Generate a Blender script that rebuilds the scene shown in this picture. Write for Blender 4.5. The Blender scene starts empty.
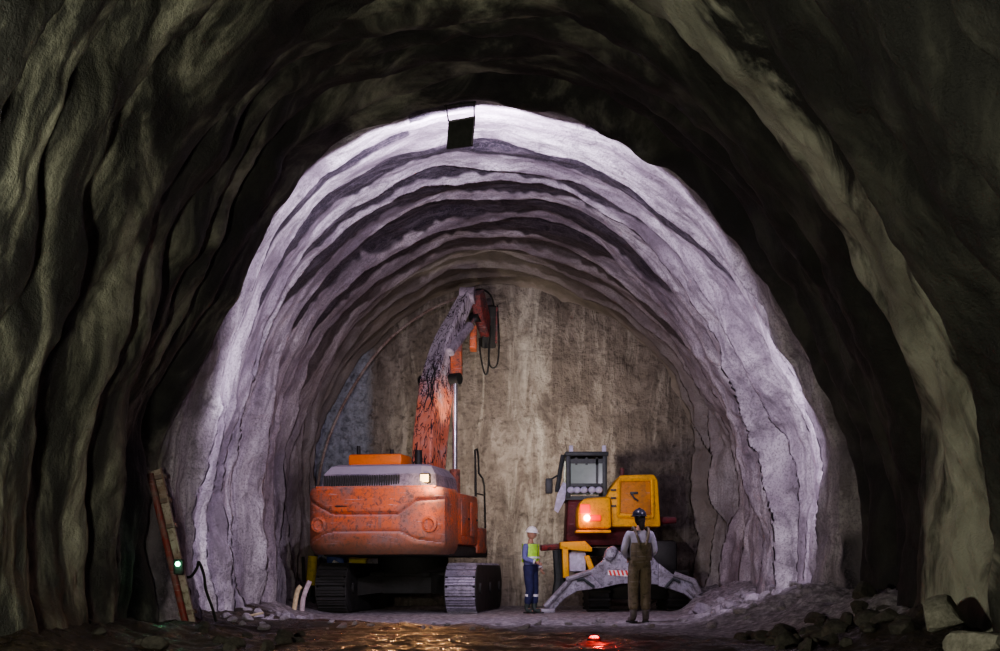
import bpy, bmesh, math, random
import numpy as np
from mathutils import Vector, Matrix, Euler
random.seed(11)
PI = math.pi
scene = bpy.context.scene
COL = scene.collection
CAM_H = 0.8          # eye height of the photographer, metres
FACE_Y = 37.5        # excavation face
LIT_Y = 22.3         # where the fresh shotcrete begins

# ------------------------------------------------------------------ materials
def new_mat(name):
    m = bpy.data.materials.new(name); m.use_nodes = True
    nt = m.node_tree; nt.nodes.clear()
    out = nt.nodes.new('ShaderNodeOutputMaterial')
    b = nt.nodes.new('ShaderNodeBsdfPrincipled')
    nt.links.new(b.outputs[0], out.inputs[0])
    return m, nt, b
def N(nt, typ, **kw):
    n = nt.nodes.new(typ)
    for k, v in kw.items(): setattr(n, k, v)
    return n
def noise(nt, vec, scale, detail=4, rough=.55, dist=0.0):
    n = N(nt, 'ShaderNodeTexNoise')
    n.inputs['Scale'].default_value = scale; n.inputs['Detail'].default_value = detail
    n.inputs['Roughness'].default_value = rough; n.inputs['Distortion'].default_value = dist
    nt.links.new(vec, n.inputs['Vector']); return n.outputs['Fac']
def ramp(nt, fac, stops):
    r = N(nt, 'ShaderNodeValToRGB'); e = r.color_ramp.elements
    while len(e) < len(stops): e.new(.5)
    for i, (p, c) in enumerate(stops):
        e[i].position = p
        e[i].color = (c, c, c, 1) if isinstance(c, (int, float)) else (*c, 1)
    nt.links.new(fac, r.inputs[0]); return r.outputs[0]
def mix(nt, fac, a, b, mode='MIX'):
    n = N(nt, 'ShaderNodeMix', data_type='RGBA', blend_type=mode)
    for sock, v in ((n.inputs[0], fac), (n.inputs[6], a), (n.inputs[7], b)):
        if hasattr(v, 'is_output'): nt.links.new(v, sock)
        elif isinstance(v, (int, float)): sock.default_value = v
        else: sock.default_value = (*v, 1)
    return n.outputs[2]
def math_n(nt, op, a, b=0.0, clamp=False):
    n = N(nt, 'ShaderNodeMath', operation=op, use_clamp=clamp)
    for i, v in enumerate((a, b)):
        if hasattr(v, 'is_output'): nt.links.new(v, n.inputs[i])
        else: n.inputs[i].default_value = v
    return n.outputs[0]
def coord(nt, scale=(1, 1, 1), kind='Object'):
    tc = N(nt, 'ShaderNodeTexCoord'); mp = N(nt, 'ShaderNodeMapping')
    mp.inputs['Scale'].default_value = scale
    nt.links.new(tc.outputs[kind], mp.inputs[0]); return mp.outputs[0]
def bump(nt, b, h, strength=.3, dist=.02):
    n = N(nt, 'ShaderNodeBump'); n.inputs['Strength'].default_value = strength
    n.inputs['Distance'].default_value = dist
    nt.links.new(h, n.inputs['Height']); nt.links.new(n.outputs[0], b.inputs['Normal'])

def painted(name, col, dirt=(.23, .2, .2), amount=.5, rough=.45, metal=0.0, streak=True, top_dust=.7, dust=(.42, .38, .42), low=None):
    """worn, dusty paint: noise dirt, vertical streaks and pale dust on upward faces"""
    m, nt, b = new_mat(name)
    v = coord(nt)
    n1 = noise(nt, v, 2.2, 6, .65)
    f1 = ramp(nt, n1, [(.62 - .3 * amount, 0.0), (.80 - .15 * amount, 1.0)])
    c = mix(nt, f1, col, dirt)
    nf = noise(nt, v, 13, 6, .75, .6)
    c = mix(nt, ramp(nt, nf, [(.50, 0.0), (.62, min(1, amount * 1.1))]), c, tuple(x * .45 for x in dirt))
    nsx = noise(nt, coord(nt, (1.2, 1.2, 14)), 2.0, 5, .7)
    c = mix(nt, ramp(nt, nsx, [(.60, 0.0), (.68, min(1, amount * .9))]), c, dust)
    if streak:
        vs = coord(nt, (9, 9, .7)); n2 = noise(nt, vs, 1.3, 4, .6)
        f2 = ramp(nt, n2, [(.55, 0.0), (.72, .75)])
        c = mix(nt, math_n(nt, 'MULTIPLY', f2, min(1, amount * 1.4)), c, dirt)
    if low:
        sp = N(nt, 'ShaderNodeSeparateXYZ'); nt.links.new(v, sp.inputs[0])
        zz = math_n(nt, 'ADD', sp.outputs[2], math_n(nt, 'MULTIPLY', math_n(nt, 'SUBTRACT', n1, .5), .8))
        kk = N(nt, 'ShaderNodeMapRange'); kk.inputs[1].default_value = low[1]; kk.inputs[2].default_value = low[0]; kk.inputs[4].default_value = .85
        nt.links.new(zz, kk.inputs[0]); c = mix(nt, kk.outputs[0], c, low[2])
    if top_dust:
        g = N(nt, 'ShaderNodeNewGeometry'); sx = N(nt, 'ShaderNodeSeparateXYZ')
        nt.links.new(g.outputs['Normal'], sx.inputs[0])
        up = ramp(nt, sx.outputs[2], [(.35, 0.0), (.9, top_dust)])
        c = mix(nt, up, c, dust)
    nt.links.new(c, b.inputs['Base Color'])
    b.inputs['Metallic'].default_value = metal
    rr = ramp(nt, n1, [(.3, rough), (.7, min(1, rough + .35))])
    nt.links.new(rr, b.inputs['Roughness'])
    bump(nt, b, noise(nt, v, 30, 3, .6), .15, .01)
    return m
def plain(name, col, rough=.7, metal=0.0, var=.25, scale=12, bumpy=.15):
    m, nt, b = new_mat(name); v = coord(nt)
    n1 = noise(nt, v, scale, 4, .6)
    dk = tuple(x * (1 - var) for x in col); lt = tuple(min(1, x * (1 + var)) for x in col)
    nt.links.new(ramp(nt, n1, [(.3, dk), (.7, lt)]), b.inputs['Base Color'])
    b.inputs['Roughness'].default_value = rough; b.inputs['Metallic'].default_value = metal
    if bumpy: bump(nt, b, n1, bumpy, .01)
    return m
def glow(name, col, strength):
    m, nt, b = new_mat(name)
    b.inputs['Base Color'].default_value = (*col, 1)
    b.inputs['Emission Color'].default_value = (*col, 1)
    b.inputs['Emission Strength'].default_value = strength
    v = coord(nt); bump(nt, b, noise(nt, v, 60, 2), .1, .002)
    return m
def glass(name, col=(.5, .6, .55), rough=.1, alpha=.45):
    m, nt, b = new_mat(name)
    v = coord(nt); n1 = noise(nt, v, 3, 3)
    nt.links.new(ramp(nt, n1, [(.3, tuple(x * .8 for x in col)), (.7, col)]), b.inputs['Base Color'])
    b.inputs['Roughness'].default_value = rough
    b.inputs['Alpha'].default_value = alpha
    return m

# ------------------------------------------------------------------ mesh helpers
class MB:
    """collects shapes and links them as ONE mesh object"""
    def __init__(s, M=None): s.v = []; s.f = []; s.M = M or Matrix.Identity(4)
    def add(s, vs, fs, M=None):
        o = len(s.v); T = s.M @ M if M is not None else s.M
        s.v += [tuple(T @ Vector(p)) for p in vs]
        s.f += [tuple(i + o for i in f) for f in fs]
        return s
    def from_bm(s, bm, M=None):
        bm.verts.ensure_lookup_table(); bm.verts.index_update()
        s.add([v.co[:] for v in bm.verts], [[v.index for v in f.verts] for f in bm.faces], M); bm.free(); return s
    def box(s, c, d, rot=None, bev=0.0, seg=2, taper=None):
        bm = bmesh.new(); bmesh.ops.create_cube(bm, size=1)
        for v in bm.verts:
            v.co = Vector((v.co.x * d[0], v.co.y * d[1], v.co.z * d[2]))
            if taper and v.co.z > 0: v.co.x *= taper[0]; v.co.y *= taper[1]
        if bev: bmesh.ops.bevel(bm, geom=bm.edges[:], offset=bev, segments=seg, profile=.5, affect='EDGES')
        M = Matrix.Translation(c)
        if rot: M = M @ Euler(rot).to_matrix().to_4x4()
        return s.from_bm(bm, M)
    def prism(s, poly, a, b, plane='xz', bev=0.0, M=None):
        bm = bmesh.new()
        def P(p, t): return {'xz': (p[0], t, p[1]), 'yz': (t, p[0], p[1]), 'xy': (p[0], p[1], t)}[plane]
        A = [bm.verts.new(P(p, a)) for p in poly]; B = [bm.verts.new(P(p, b)) for p in poly]
        n = len(poly)
        bm.faces.new(A); bm.faces.new(B[::-1])
        for i in range(n): bm.faces.new((A[i], B[i], B[(i + 1) % n], A[(i + 1) % n]))
        bmesh.ops.recalc_face_normals(bm, faces=bm.faces[:])
        if bev: bmesh.ops.bevel(bm, geom=bm.edges[:], offset=bev, segments=2, profile=.5, affect='EDGES')
        bmesh.ops.triangulate(bm, faces=[f for f in bm.faces if len(f.verts) > 4])
        return s.from_bm(bm, M)
    def tube(s, pts, r, n=8, caps=True):
        pts = [Vector(p) for p in pts]; m = len(pts)
        rs = r if isinstance(r, (list, tuple)) else [r] * m
        vs = []; fs = []
        t0 = (pts[1] - pts[0]).normalized()
        up = Vector((0, 0, 1)) if abs(t0.z) < .9 else Vector((1, 0, 0))
        nrm = t0.cross(up).normalized()
        for i in range(m):
            if i == 0: t = t0
            elif i == m - 1: t = (pts[i] - pts[i - 1]).normalized()
            else: t = ((pts[i + 1] - pts[i]).normalized() + (pts[i] - pts[i - 1]).normalized()).normalized()
            nrm = (nrm - t * nrm.dot(t)).normalized(); bn = t.cross(nrm)
            for k in range(n):
                a = 2 * PI * k / n
                vs.append(tuple(pts[i] + (nrm * math.cos(a) + bn * math.sin(a)) * rs[i]))
        for i in range(m - 1):
            for k in range(n):
                fs.append((i * n + k, i * n + (k + 1) % n, (i + 1) * n + (k + 1) % n, (i + 1) * n + k))
        if caps: fs.append(tuple(range(n))[::-1]); fs.append(tuple((m - 1) * n + k for k in range(n)))
        return s.add(vs, fs)
    def cyl(s, p0, p1, r0, r1=None, n=20): return s.tube([p0, p1], [r0, r0 if r1 is None else r1], n)
    def ball(s, c, r, sc=(1, 1, 1), sub=3, rot=None, lump=0, seed=0):
        bm = bmesh.new(); bmesh.ops.create_icosphere(bm, subdivisions=sub, radius=r)
        rnd = random.Random(seed)
        if lump:
            dirs = [Vector((rnd.gauss(0, 1), rnd.gauss(0, 1), rnd.gauss(0, 1))).normalized() for _ in range(7)]
            hs = [rnd.uniform(.62, .95) for _ in dirs]
            for v in bm.verts:
                for d, h in zip(dirs, hs):
                    q = v.co.dot(d)
                    if q > h * r: v.co -= d * (q - h * r) * lump
        for v in bm.verts: v.co = Vector((v.co.x * sc[0], v.co.y * sc[1], v.co.z * sc[2]))
        M = Matrix.Translation(c)
        if rot: M = M @ Euler(rot).to_matrix().to_4x4()
        return s.from_bm(bm, M)
    def loft(s, rings, caps=True, closed=True):
        n = len(rings[0]); vs = [p for r in rings for p in r]; fs = []
        for i in range(len(rings) - 1):
            for k in range(n if closed else n - 1):
                fs.append((i * n + k, i * n + (k + 1) % n, (i + 1) * n + (k + 1) % n, (i + 1) * n + k))
        if caps: fs.append(tuple(range(n))[::-1]); fs.append(tuple((len(rings) - 1) * n + k for k in range(n)))
        return s.add(vs, fs)
    def build(s, name, mat, parent=None, angle=35, label=None):
        me = bpy.data.meshes.new(name); me.from_pydata(s.v, [], s.f); me.validate()
        bm = bmesh.new(); bm.from_mesh(me); bmesh.ops.recalc_face_normals(bm, faces=bm.faces[:]); bm.to_mesh(me); bm.free()
        me.polygons.foreach_set('use_smooth', [True] * len(me.polygons))
        me.set_sharp_from_angle(angle=math.radians(angle))
        o = bpy.data.objects.new(name, me); COL.objects.link(o)
        me.materials.append(mat)
        if parent: o.parent = parent
        if label: o['label'] = label
        return o

def thing(name, label, cat, loc=(0, 0, 0), rz=0.0, group=None):
    o = bpy.data.objects.new(name, None); COL.objects.link(o)
    o.empty_display_size = .3; o.location = loc; o.rotation_euler = (0, 0, rz)
    return tag(o, label, cat, group)
def tag(o, label, cat, group=None):
    o['label'] = label; o['category'] = cat
    if group: o['group'] = group
    return o
def struct(o): o['kind'] = 'structure'; return o

# ------------------------------------------------------------------ numeric noise
def _hash(ix, iy, seed):
    h = (ix * 374761393 + iy * 668265263 + seed * 974634777) & 0xffffffff
    h = ((h ^ (h >> 13)) * 1274126177) & 0xffffffff
    h = h ^ (h >> 16)
    return (h & 0xffffff) / float(0xffffff)
def vnoise(x, y, seed=0):
    """smooth value noise in -1..1 on numpy arrays"""
    ix = np.floor(x).astype(np.int64); iy = np.floor(y).astype(np.int64)
    fx = x - ix; fy = y - iy
    fx = fx * fx * fx * (fx * (fx * 6 - 15) + 10); fy = fy * fy * fy * (fy * (fy * 6 - 15) + 10)
    a = _hash(ix, iy, seed); b = _hash(ix + 1, iy, seed); c = _hash(ix, iy + 1, seed); d = _hash(ix + 1, iy + 1, seed)
    return ((a + (b - a) * fx) * (1 - fy) + (c + (d - c) * fx) * fy) * 2 - 1
def fbm(x, y, seed=0, octs=4, gain=.5):
    t = 0; a = 1.0; n = 0
    for o in range(octs):
        t = t + a * vnoise(x * 2 ** o + 17.3 * o, y * 2 ** o - 9.1 * o, seed + o); n += a; a *= gain
    return t / n
def sstep(a, b, x):
    t = np.clip((x - a) / (b - a), 0, 1); return t * t * (3 - 2 * t)
# ------------------------------------------------------------------ the tunnel
PA = [(-4.9,-.6),(-4.95,.3),(-4.97,1.4),(-4.89,2.58),(-4.52,3.76),(-4.07,5.1),(-3.26,6.43),(-2.37,7.17),(-1.04,7.6),(.3,7.65),(1.33,7.35),(2.52,6.43),(3.41,5.24),(4.15,4.06),(4.8,2.87),(5.04,1.54),(5.0,.3),(4.95,-.6)]
PB = [(-4.9,-.6),(-4.95,.3),(-5.0,1.4),(-4.95,2.8),(-4.7,4.05),(-4.1,5.35),(-3.2,6.6),(-2.05,7.45),(-1.1,7.8),(-.1,7.9),(1.2,7.6),(2.35,7.0),(3.75,5.8),(4.45,4.7),(4.85,3.9),(5.1,2.05),(5.02,.5),(4.95,-.6)]
def resample(P, n):
    """Catmull-Rom then uniform arc length"""
    P = np.array(P, float); Q = np.vstack([2 * P[0] - P[1], P, 2 * P[-1] - P[-2]])
    out = []
    for i in range(1, len(Q) - 2):
        for t in np.linspace(0, 1, 40, endpoint=False):
            a, b, c, d = Q[i - 1], Q[i], Q[i + 1], Q[i + 2]
            out.append(.5 * ((2 * b) + (-a + c) * t + (2 * a - 5 * b + 4 * c - d) * t ** 2 + (-a + 3 * b - 3 * c + d) * t ** 3))
    out.append(Q[-2]); out = np.array(out)
    L = np.concatenate([[0], np.cumsum(np.hypot(*np.diff(out, axis=0).T))])
    u = np.linspace(0, L[-1], n)
    return np.stack([np.interp(u, L, out[:, 0]), np.interp(u, L, out[:, 1])], 1), L[-1]
NS = 700
prA, LEN = resample(PA, NS); prB, _ = resample(PB, NS)
def smooth1(a, k=25):
    ker = np.ones(k) / k; p = np.pad(a, (k // 2, k // 2), mode='reflect', reflect_type='odd'); return np.convolve(p, ker, 'valid')
prA = np.stack([smooth1(prA[:, 0]), smooth1(prA[:, 1])], 1); prB = np.stack([smooth1(prB[:, 0]), smooth1(prB[:, 1])], 1)
Ys = np.concatenate([np.arange(-7, 10, .35), np.arange(10, LIT_Y - .3, .045), np.arange(LIT_Y - .3, FACE_Y + .5, .03)])
S, YY = np.meshgrid(np.linspace(0, LEN, NS), Ys)
U = S / LEN                                                    # 0 left foot, .5 crown, 1 right foot
crown = np.exp(-((U - .47) / .2) ** 2)
kB = sstep(LIT_Y, FACE_Y, YY)
X0 = prA[None, :, 0] * (1 - kB) + prB[None, :, 0] * kB
Z0 = prA[None, :, 1] * (1 - kB) + prB[None, :, 1] * kB
tx = np.gradient(X0, axis=1); tz = np.gradient(Z0, axis=1); tl = np.hypot(tx, tz)
nx, nz = tz / tl, -tx / tl                                     # inward normal

RIBS_IN = [22.3, 23.3, 24.45, 25.8, 26.7, 28.4, 30.2, 31.7, 33.0, 34.1, 35.3, 36.5, 37.7, 39]
RIBS_OUT = [-8, -6, -4.2, -2.6, -1, .6, 2.2, 3.8, 5.4, 7, 8.4, 9.8, 11.2, 12.5, 13.9, 15.35, 17.5, 18.6, 19.6, 20.5, 21.4, 22.3]
def rib_fraction(Yw, ribs):
    r = np.array(ribs); i = np.clip(np.searchsorted(r, Yw, side='right') - 1, 0, len(r) - 2)
    return np.clip((Yw - r[i]) / (r[i + 1] - r[i]), 0, 1), i
# deep zone: overlapping shotcrete rounds, each ending in a lip that drops back
wob = .22 * vnoise(S * .45, YY * .15, 3) + .12 * vnoise(S * 1.3, YY * .4, 4) + .05 * vnoise(S * 4, YY * .8, 5)
side = sstep(.15, .42, np.abs(U - .47))
low = sstep(.27, .12, np.minimum(U, 1 - U))
fr, ri = rib_fraction(YY + wob * (1 + side * .8) * (1 - .5 * low), RIBS_IN)
amp = (.15 + .27 * side) * (.75 + .6 * (.5 + .5 * vnoise(S * .7, ri * 3.7, 8)))
amp = np.where(side < .3, .13 + (amp - .13) * .5, amp)
amp = amp * np.where(YY < 25.3, .3 + .5 * side, 1)
lip = np.where(fr < .96, .05 + .95 * (fr / .96) ** (3.5 - 1.5 * side), 1 - sstep(.96, 1.0, fr))
dIn = amp * (lip - .35) + .10 * side * np.sin(fr * PI * 2 + 2 * vnoise(S * .6, ri * 2.3, 9))
dIn += .20 * fbm(S * .5, YY * .9, 20, 3) + .22 * side * vnoise(S * .28 + 3, YY * .55, 22) + .06 * side * fbm(S * .4, YY * 2.2, 30, 3) + .12 * side * np.abs(vnoise(S * .3, YY * 1.6, 33))
dIn += (.035 + .03 * side) * fbm(S * 2.0, YY * 2.6, 40, 4, .55)
# scalloped, sagging sheets on the haunches
sc_ = np.abs(fbm(S * .8 + .4 * YY, YY * 1.3 - .3 * S, 50, 3))
dIn += .40 * side * (1 - .75 * low) * (0.2 - sc_) + .10 * low * np.abs(vnoise(S * .22, YY * 2.4, 34))
# near zone: rounded, swollen rounds of older shotcrete
wob2 = .45 * vnoise(S * .3, YY * .12, 13) + .22 * vnoise(S * .9, YY * .3, 14) + .08 * vnoise(S * 2.3, YY * .7, 16)
taper_w = sstep(22.3, 21.0, YY)
fo, ro = rib_fraction(YY + wob2 * taper_w, RIBS_OUT)
sw = np.where(fo < .8, np.sin(fo / .8 * PI / 2) ** 1.3, np.cos((fo - .8) / .2 * PI / 2))
ampO = .42 * (.45 + .9 * (.5 + .5 * vnoise(S * .5, ro * 5.1, 18)))
dOut = ampO * (sw - .5) + .26 * fbm(S * .5, YY * .75, 60, 4) + .035 * fbm(S * 1.2, YY * 4, 70, 3) + .03 * fbm(S * 3, YY * 3, 80, 3)
dOut = dOut + .06 * sstep(21.6, 22.25, YY) - .20 * sstep(17.5, 20.5, YY) - .34 * sstep(.24, .12, U) * sstep(18.5, 20.5, YY) - .22 * sstep(.56, .68, U) * sstep(18.5, 20.5, YY)                    # last round swells before the lip
mixk = sstep(LIT_Y - .02, LIT_Y + .1, YY + .35 * wob2 * 0 + .22 * vnoise(S * .5, S * 0, 91) + .1 * vnoise(S * 1.7, S * 0, 92))
D = dOut * (1 - mixk) + dIn * mixk
D -= .12 * mixk * sstep(.9, .3, np.abs(U - .47) * 2) + .16 * mixk * sstep(.58, .70, U) * sstep(27, 23, YY)
# shade painted as dark colour in the recess behind every lip, widest at the crown
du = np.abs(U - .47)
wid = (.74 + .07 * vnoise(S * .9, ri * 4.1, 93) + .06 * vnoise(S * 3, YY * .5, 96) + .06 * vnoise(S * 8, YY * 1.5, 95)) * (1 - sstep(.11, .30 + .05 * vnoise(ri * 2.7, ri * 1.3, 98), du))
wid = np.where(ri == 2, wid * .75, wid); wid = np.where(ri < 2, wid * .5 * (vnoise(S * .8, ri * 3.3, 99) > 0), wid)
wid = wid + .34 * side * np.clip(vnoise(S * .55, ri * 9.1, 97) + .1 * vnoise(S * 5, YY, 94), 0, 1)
SHADED_REC = mixk * sstep(wid + .04, wid - .04, fr) * sstep(0.02, .09, wid) * sstep(-.001, .03, fr)
XW = X0 + nx * D; ZW = Z0 + nz * D

# material: fresh lavender grey shotcrete beyond LIT_Y, older olive grey shotcrete before it
def lining_material():
    m, nt, b = new_mat('sprayed concrete lining')
    v = coord(nt)
    sp = N(nt, 'ShaderNodeSeparateXYZ'); nt.links.new(v, sp.inputs[0])
    wobn = noise(nt, v, .8, 3)
    yy = math_n(nt, 'ADD', sp.outputs[1], math_n(nt, 'MULTIPLY', math_n(nt, 'SUBTRACT', wobn, .5), .8))
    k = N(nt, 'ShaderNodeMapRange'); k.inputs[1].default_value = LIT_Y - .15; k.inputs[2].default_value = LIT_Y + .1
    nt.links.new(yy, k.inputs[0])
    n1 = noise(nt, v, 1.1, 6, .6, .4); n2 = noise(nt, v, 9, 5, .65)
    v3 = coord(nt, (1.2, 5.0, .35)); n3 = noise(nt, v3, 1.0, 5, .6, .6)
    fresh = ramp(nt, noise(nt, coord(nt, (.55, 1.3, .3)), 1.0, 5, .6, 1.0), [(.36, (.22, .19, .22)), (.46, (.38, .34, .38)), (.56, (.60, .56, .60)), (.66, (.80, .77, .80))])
    fresh = mix(nt, ramp(nt, n3, [(.52, 0.0), (.68, .6)]), fresh, (.20, .18, .20))
    fresh = mix(nt, ramp(nt, n2, [(.55, 0.0), (.75, .35)]), fresh, (.25, .23, .25))
    at = N(nt, 'ShaderNodeAttribute', attribute_name='shaded_recess')
    fresh = mix(nt, at.outputs['Fac'], fresh, ramp(nt, n2, [(.3, (.010, .009, .014)), (.7, (.035, .031, .045))]))  # shade behind the lips goes into the colour here
    v4 = coord(nt, (2.2, 9.0, .5)); n4 = noise(nt, v4, 1.0, 6, .7, .4)
    fresh = mix(nt, ramp(nt, n4, [(.5, 0.0), (.62, .55)]), fresh, (.17, .15, .17))
    fresh = mix(nt, ramp(nt, noise(nt, v, 26, 5, .8), [(.50, 0.0), (.60, .65)]), fresh, (.15, .125, .15))
    fresh = mix(nt, ramp(nt, noise(nt, v, 2.6, 6, .75, .8), [(.52, 0.0), (.66, .65)]), fresh, (.15, .13, .15))
    # deepest rounds browner
    kb = N(nt, 'ShaderNodeMapRange'); kb.inputs[1].default_value = 30.5; kb.inputs[2].default_value = 36.5; kb.inputs[4].default_value = .75
    nt.links.new(yy, kb.inputs[0])
    fresh = mix(nt, kb.outputs[0], fresh, ramp(nt, n1, [(.3, (.22, .19, .16)), (.7, (.42, .36, .29))]))
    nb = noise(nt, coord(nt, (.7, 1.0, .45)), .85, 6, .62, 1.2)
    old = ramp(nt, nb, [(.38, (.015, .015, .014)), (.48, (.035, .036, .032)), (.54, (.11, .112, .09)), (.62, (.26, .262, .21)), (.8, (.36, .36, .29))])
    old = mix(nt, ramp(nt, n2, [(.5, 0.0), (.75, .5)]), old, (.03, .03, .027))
    # lit rib on the right haunch and the dark beside it, painted in
    ya = math_n(nt, 'ADD', sp.outputs[1], math_n(nt, 'MULTIPLY', math_n(nt, 'SUBTRACT', nb, .5), 3.2))
    band = ramp(nt, math_n(nt, 'ABSOLUTE', math_n(nt, 'SUBTRACT', ya, 16.3)), [(.35, 1.0), (.72, 0.0)])
    xr = N(nt, 'ShaderNodeMapRange'); xr.inputs[1].default_value = 1.2; xr.inputs[2].default_value = 2.2
    nt.links.new(sp.outputs[0], xr.inputs[0])
    old = mix(nt, math_n(nt, 'MULTIPLY', xr.outputs[0], .8), old, mix(nt, band, (.016, .016, .015), ramp(nt, n1, [(.35, (.19, .19, .155)), (.55, (.36, .36, .30)), (.7, (.46, .46, .39))])))
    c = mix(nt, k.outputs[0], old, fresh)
    nt.links.new(c, b.inputs['Base Color'])
    b.inputs['Roughness'].default_value = .62
    hb = math_n(nt, 'ADD', math_n(nt, 'MULTIPLY', n2, .6), math_n(nt, 'MULTIPLY', noise(nt, v, 32, 4, .7), .45))
    bump(nt, b, hb, .85, .06)
    return m
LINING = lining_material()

def grid_obj(name, X, Y, Z, mat, nrm=None, rec=None):
    r, c = X.shape
    me = bpy.data.meshes.new(name)
    co = np.stack([X, Y, Z], -1).reshape(-1, 3).astype(np.float32)
    idx = np.arange(r * c).reshape(r, c)
    q = np.stack([idx[:-1, :-1], idx[:-1, 1:], idx[1:, 1:], idx[1:, :-1]], -1).reshape(-1, 4)
    me.vertices.add(len(co)); me.vertices.foreach_set('co', co.ravel())
    me.loops.add(q.size); me.loops.foreach_set('vertex_index', q.ravel().astype(np.int32))
    me.polygons.add(len(q)); me.polygons.foreach_set('loop_start', np.arange(0, q.size, 4, dtype=np.int32))
    me.polygons.foreach_set('loop_total', np.full(len(q), 4, dtype=np.int32))
    me.update(calc_edges=True); me.validate()
    me.polygons.foreach_set('use_smooth', np.ones(len(q), dtype=bool))
    if nrm is not None: me.normals_split_custom_set_from_vertices(nrm.reshape(-1, 3).tolist())
    if rec is not None:
        at = me.attributes.new('shaded_recess', 'FLOAT', 'POINT'); at.data.foreach_set('value', rec.astype(np.float32).ravel())
    o = bpy.data.objects.new(name, me); COL.objects.link(o); me.materials.append(mat)
    return o
def grid_normals(X, Y, Z):
    P = np.stack([X, Y, Z], -1); a = np.gradient(P, axis=0); b = np.gradient(P, axis=1)
    n = np.cross(b, a); n /= np.linalg.norm(n, axis=-1, keepdims=True) + 1e-9
    return n
NRM = grid_normals(XW, YY, ZW)
cL, cR = int(NS * .30), int(NS * .66)
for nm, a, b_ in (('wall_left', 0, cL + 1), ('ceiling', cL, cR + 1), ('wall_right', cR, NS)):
    struct(grid_obj(nm, XW[:, a:b_], YY[:, a:b_], ZW[:, a:b_], LINING, NRM[:, a:b_], SHADED_REC[:, a:b_]))

# the excavation face
def face_material():
    m, nt, b = new_mat('excavated brown rock face')
    v = coord(nt)
    n1 = noise(nt, v, .9, 7, .65, .8); n2 = noise(nt, coord(nt, (2.6, 1, .42)), 1.0, 6, .68, .9); n3 = noise(nt, v, 7, 6, .7)
    c = ramp(nt, n1, [(.3, (.17, .145, .13)), (.5, (.29, .25, .22)), (.68, (.45, .40, .36))])
    c = mix(nt, ramp(nt, n2, [(.52, 0.0), (.68, .8)]), c, (.58, .53, .47))
    c = mix(nt, ramp(nt, n2, [(.28, .8), (.42, 0.0)]), c, (.13, .105, .09))
    c = mix(nt, ramp(nt, n3, [(.50, 0.0), (.66, .7)]), c, (.11, .09, .08))
    sp = N(nt, 'ShaderNodeSeparateXYZ'); nt.links.new(v, sp.inputs[0])
    # bluish wet rock along the left edge, pale seepage near the middle
    xw = math_n(nt, 'ADD', sp.outputs[0], math_n(nt, 'MULTIPLY', math_n(nt, 'SUBTRACT', n3, .5), .5))
    kl = N(nt, 'ShaderNodeMapRange'); kl.inputs[1].default_value = -3.4; kl.inputs[2].default_value = -3.6; kl.inputs[4].default_value = .85
    nt.links.new(xw, kl.inputs[0])
    c = mix(nt, kl.outputs[0], c, ramp(nt, n3, [(.3, (.12, .14, .18)), (.6, (.60, .64, .74))]))
    seep = math_n(nt, 'MULTIPLY', ramp(nt, math_n(nt, 'ABSOLUTE', math_n(nt, 'ADD', xw, math_n(nt, 'MULTIPLY', n1, -.9))), [(.1, 1.0), (.62, 0.0)]), ramp(nt, n2, [(.42, 0.0), (.62, .85)]))
    c = mix(nt, seep, c, (.66, .62, .56))
    nt.links.new(c, b.inputs['Base Color']); b.inputs['Roughness'].default_value = .55
    bump(nt, b, math_n(nt, 'ADD', n3, math_n(nt, 'ADD', math_n(nt, 'MULTIPLY', n1, 1.5), n2)), 1.0, .14)
    return m
gx = np.linspace(-5.8, 5.8, 240); gz = np.linspace(-.6, 8.6, 200)
FX, FZ = np.meshgrid(gx, gz)
FY = FACE_Y + .16 * fbm(FX * .5, FZ * .35, 101, 5, .55) + .05 * np.abs(fbm(FX * 2.2, FZ * .5, 107, 3)) + .05 * fbm(FX * 3, FZ * 3, 109, 3)
FY -= .28 * sstep(.0, 1.0, 1 - np.hypot((FX - .9) / 2.2, (FZ - 3.6) / 2.2)) * (.5 + .5 * fbm(FX, FZ, 115, 3))
struct(grid_obj('wall_back', FX, FY, FZ, face_material()))
# rear end of the modelled tunnel, far behind the camera
RX, RZ = np.meshgrid(np.linspace(-6, 6, 40), np.linspace(-.6, 8.6, 40))
struct(grid_obj('wall_front', RX, -6.9 + .1 * fbm(RX, RZ, 7), RZ, LINING))

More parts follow.
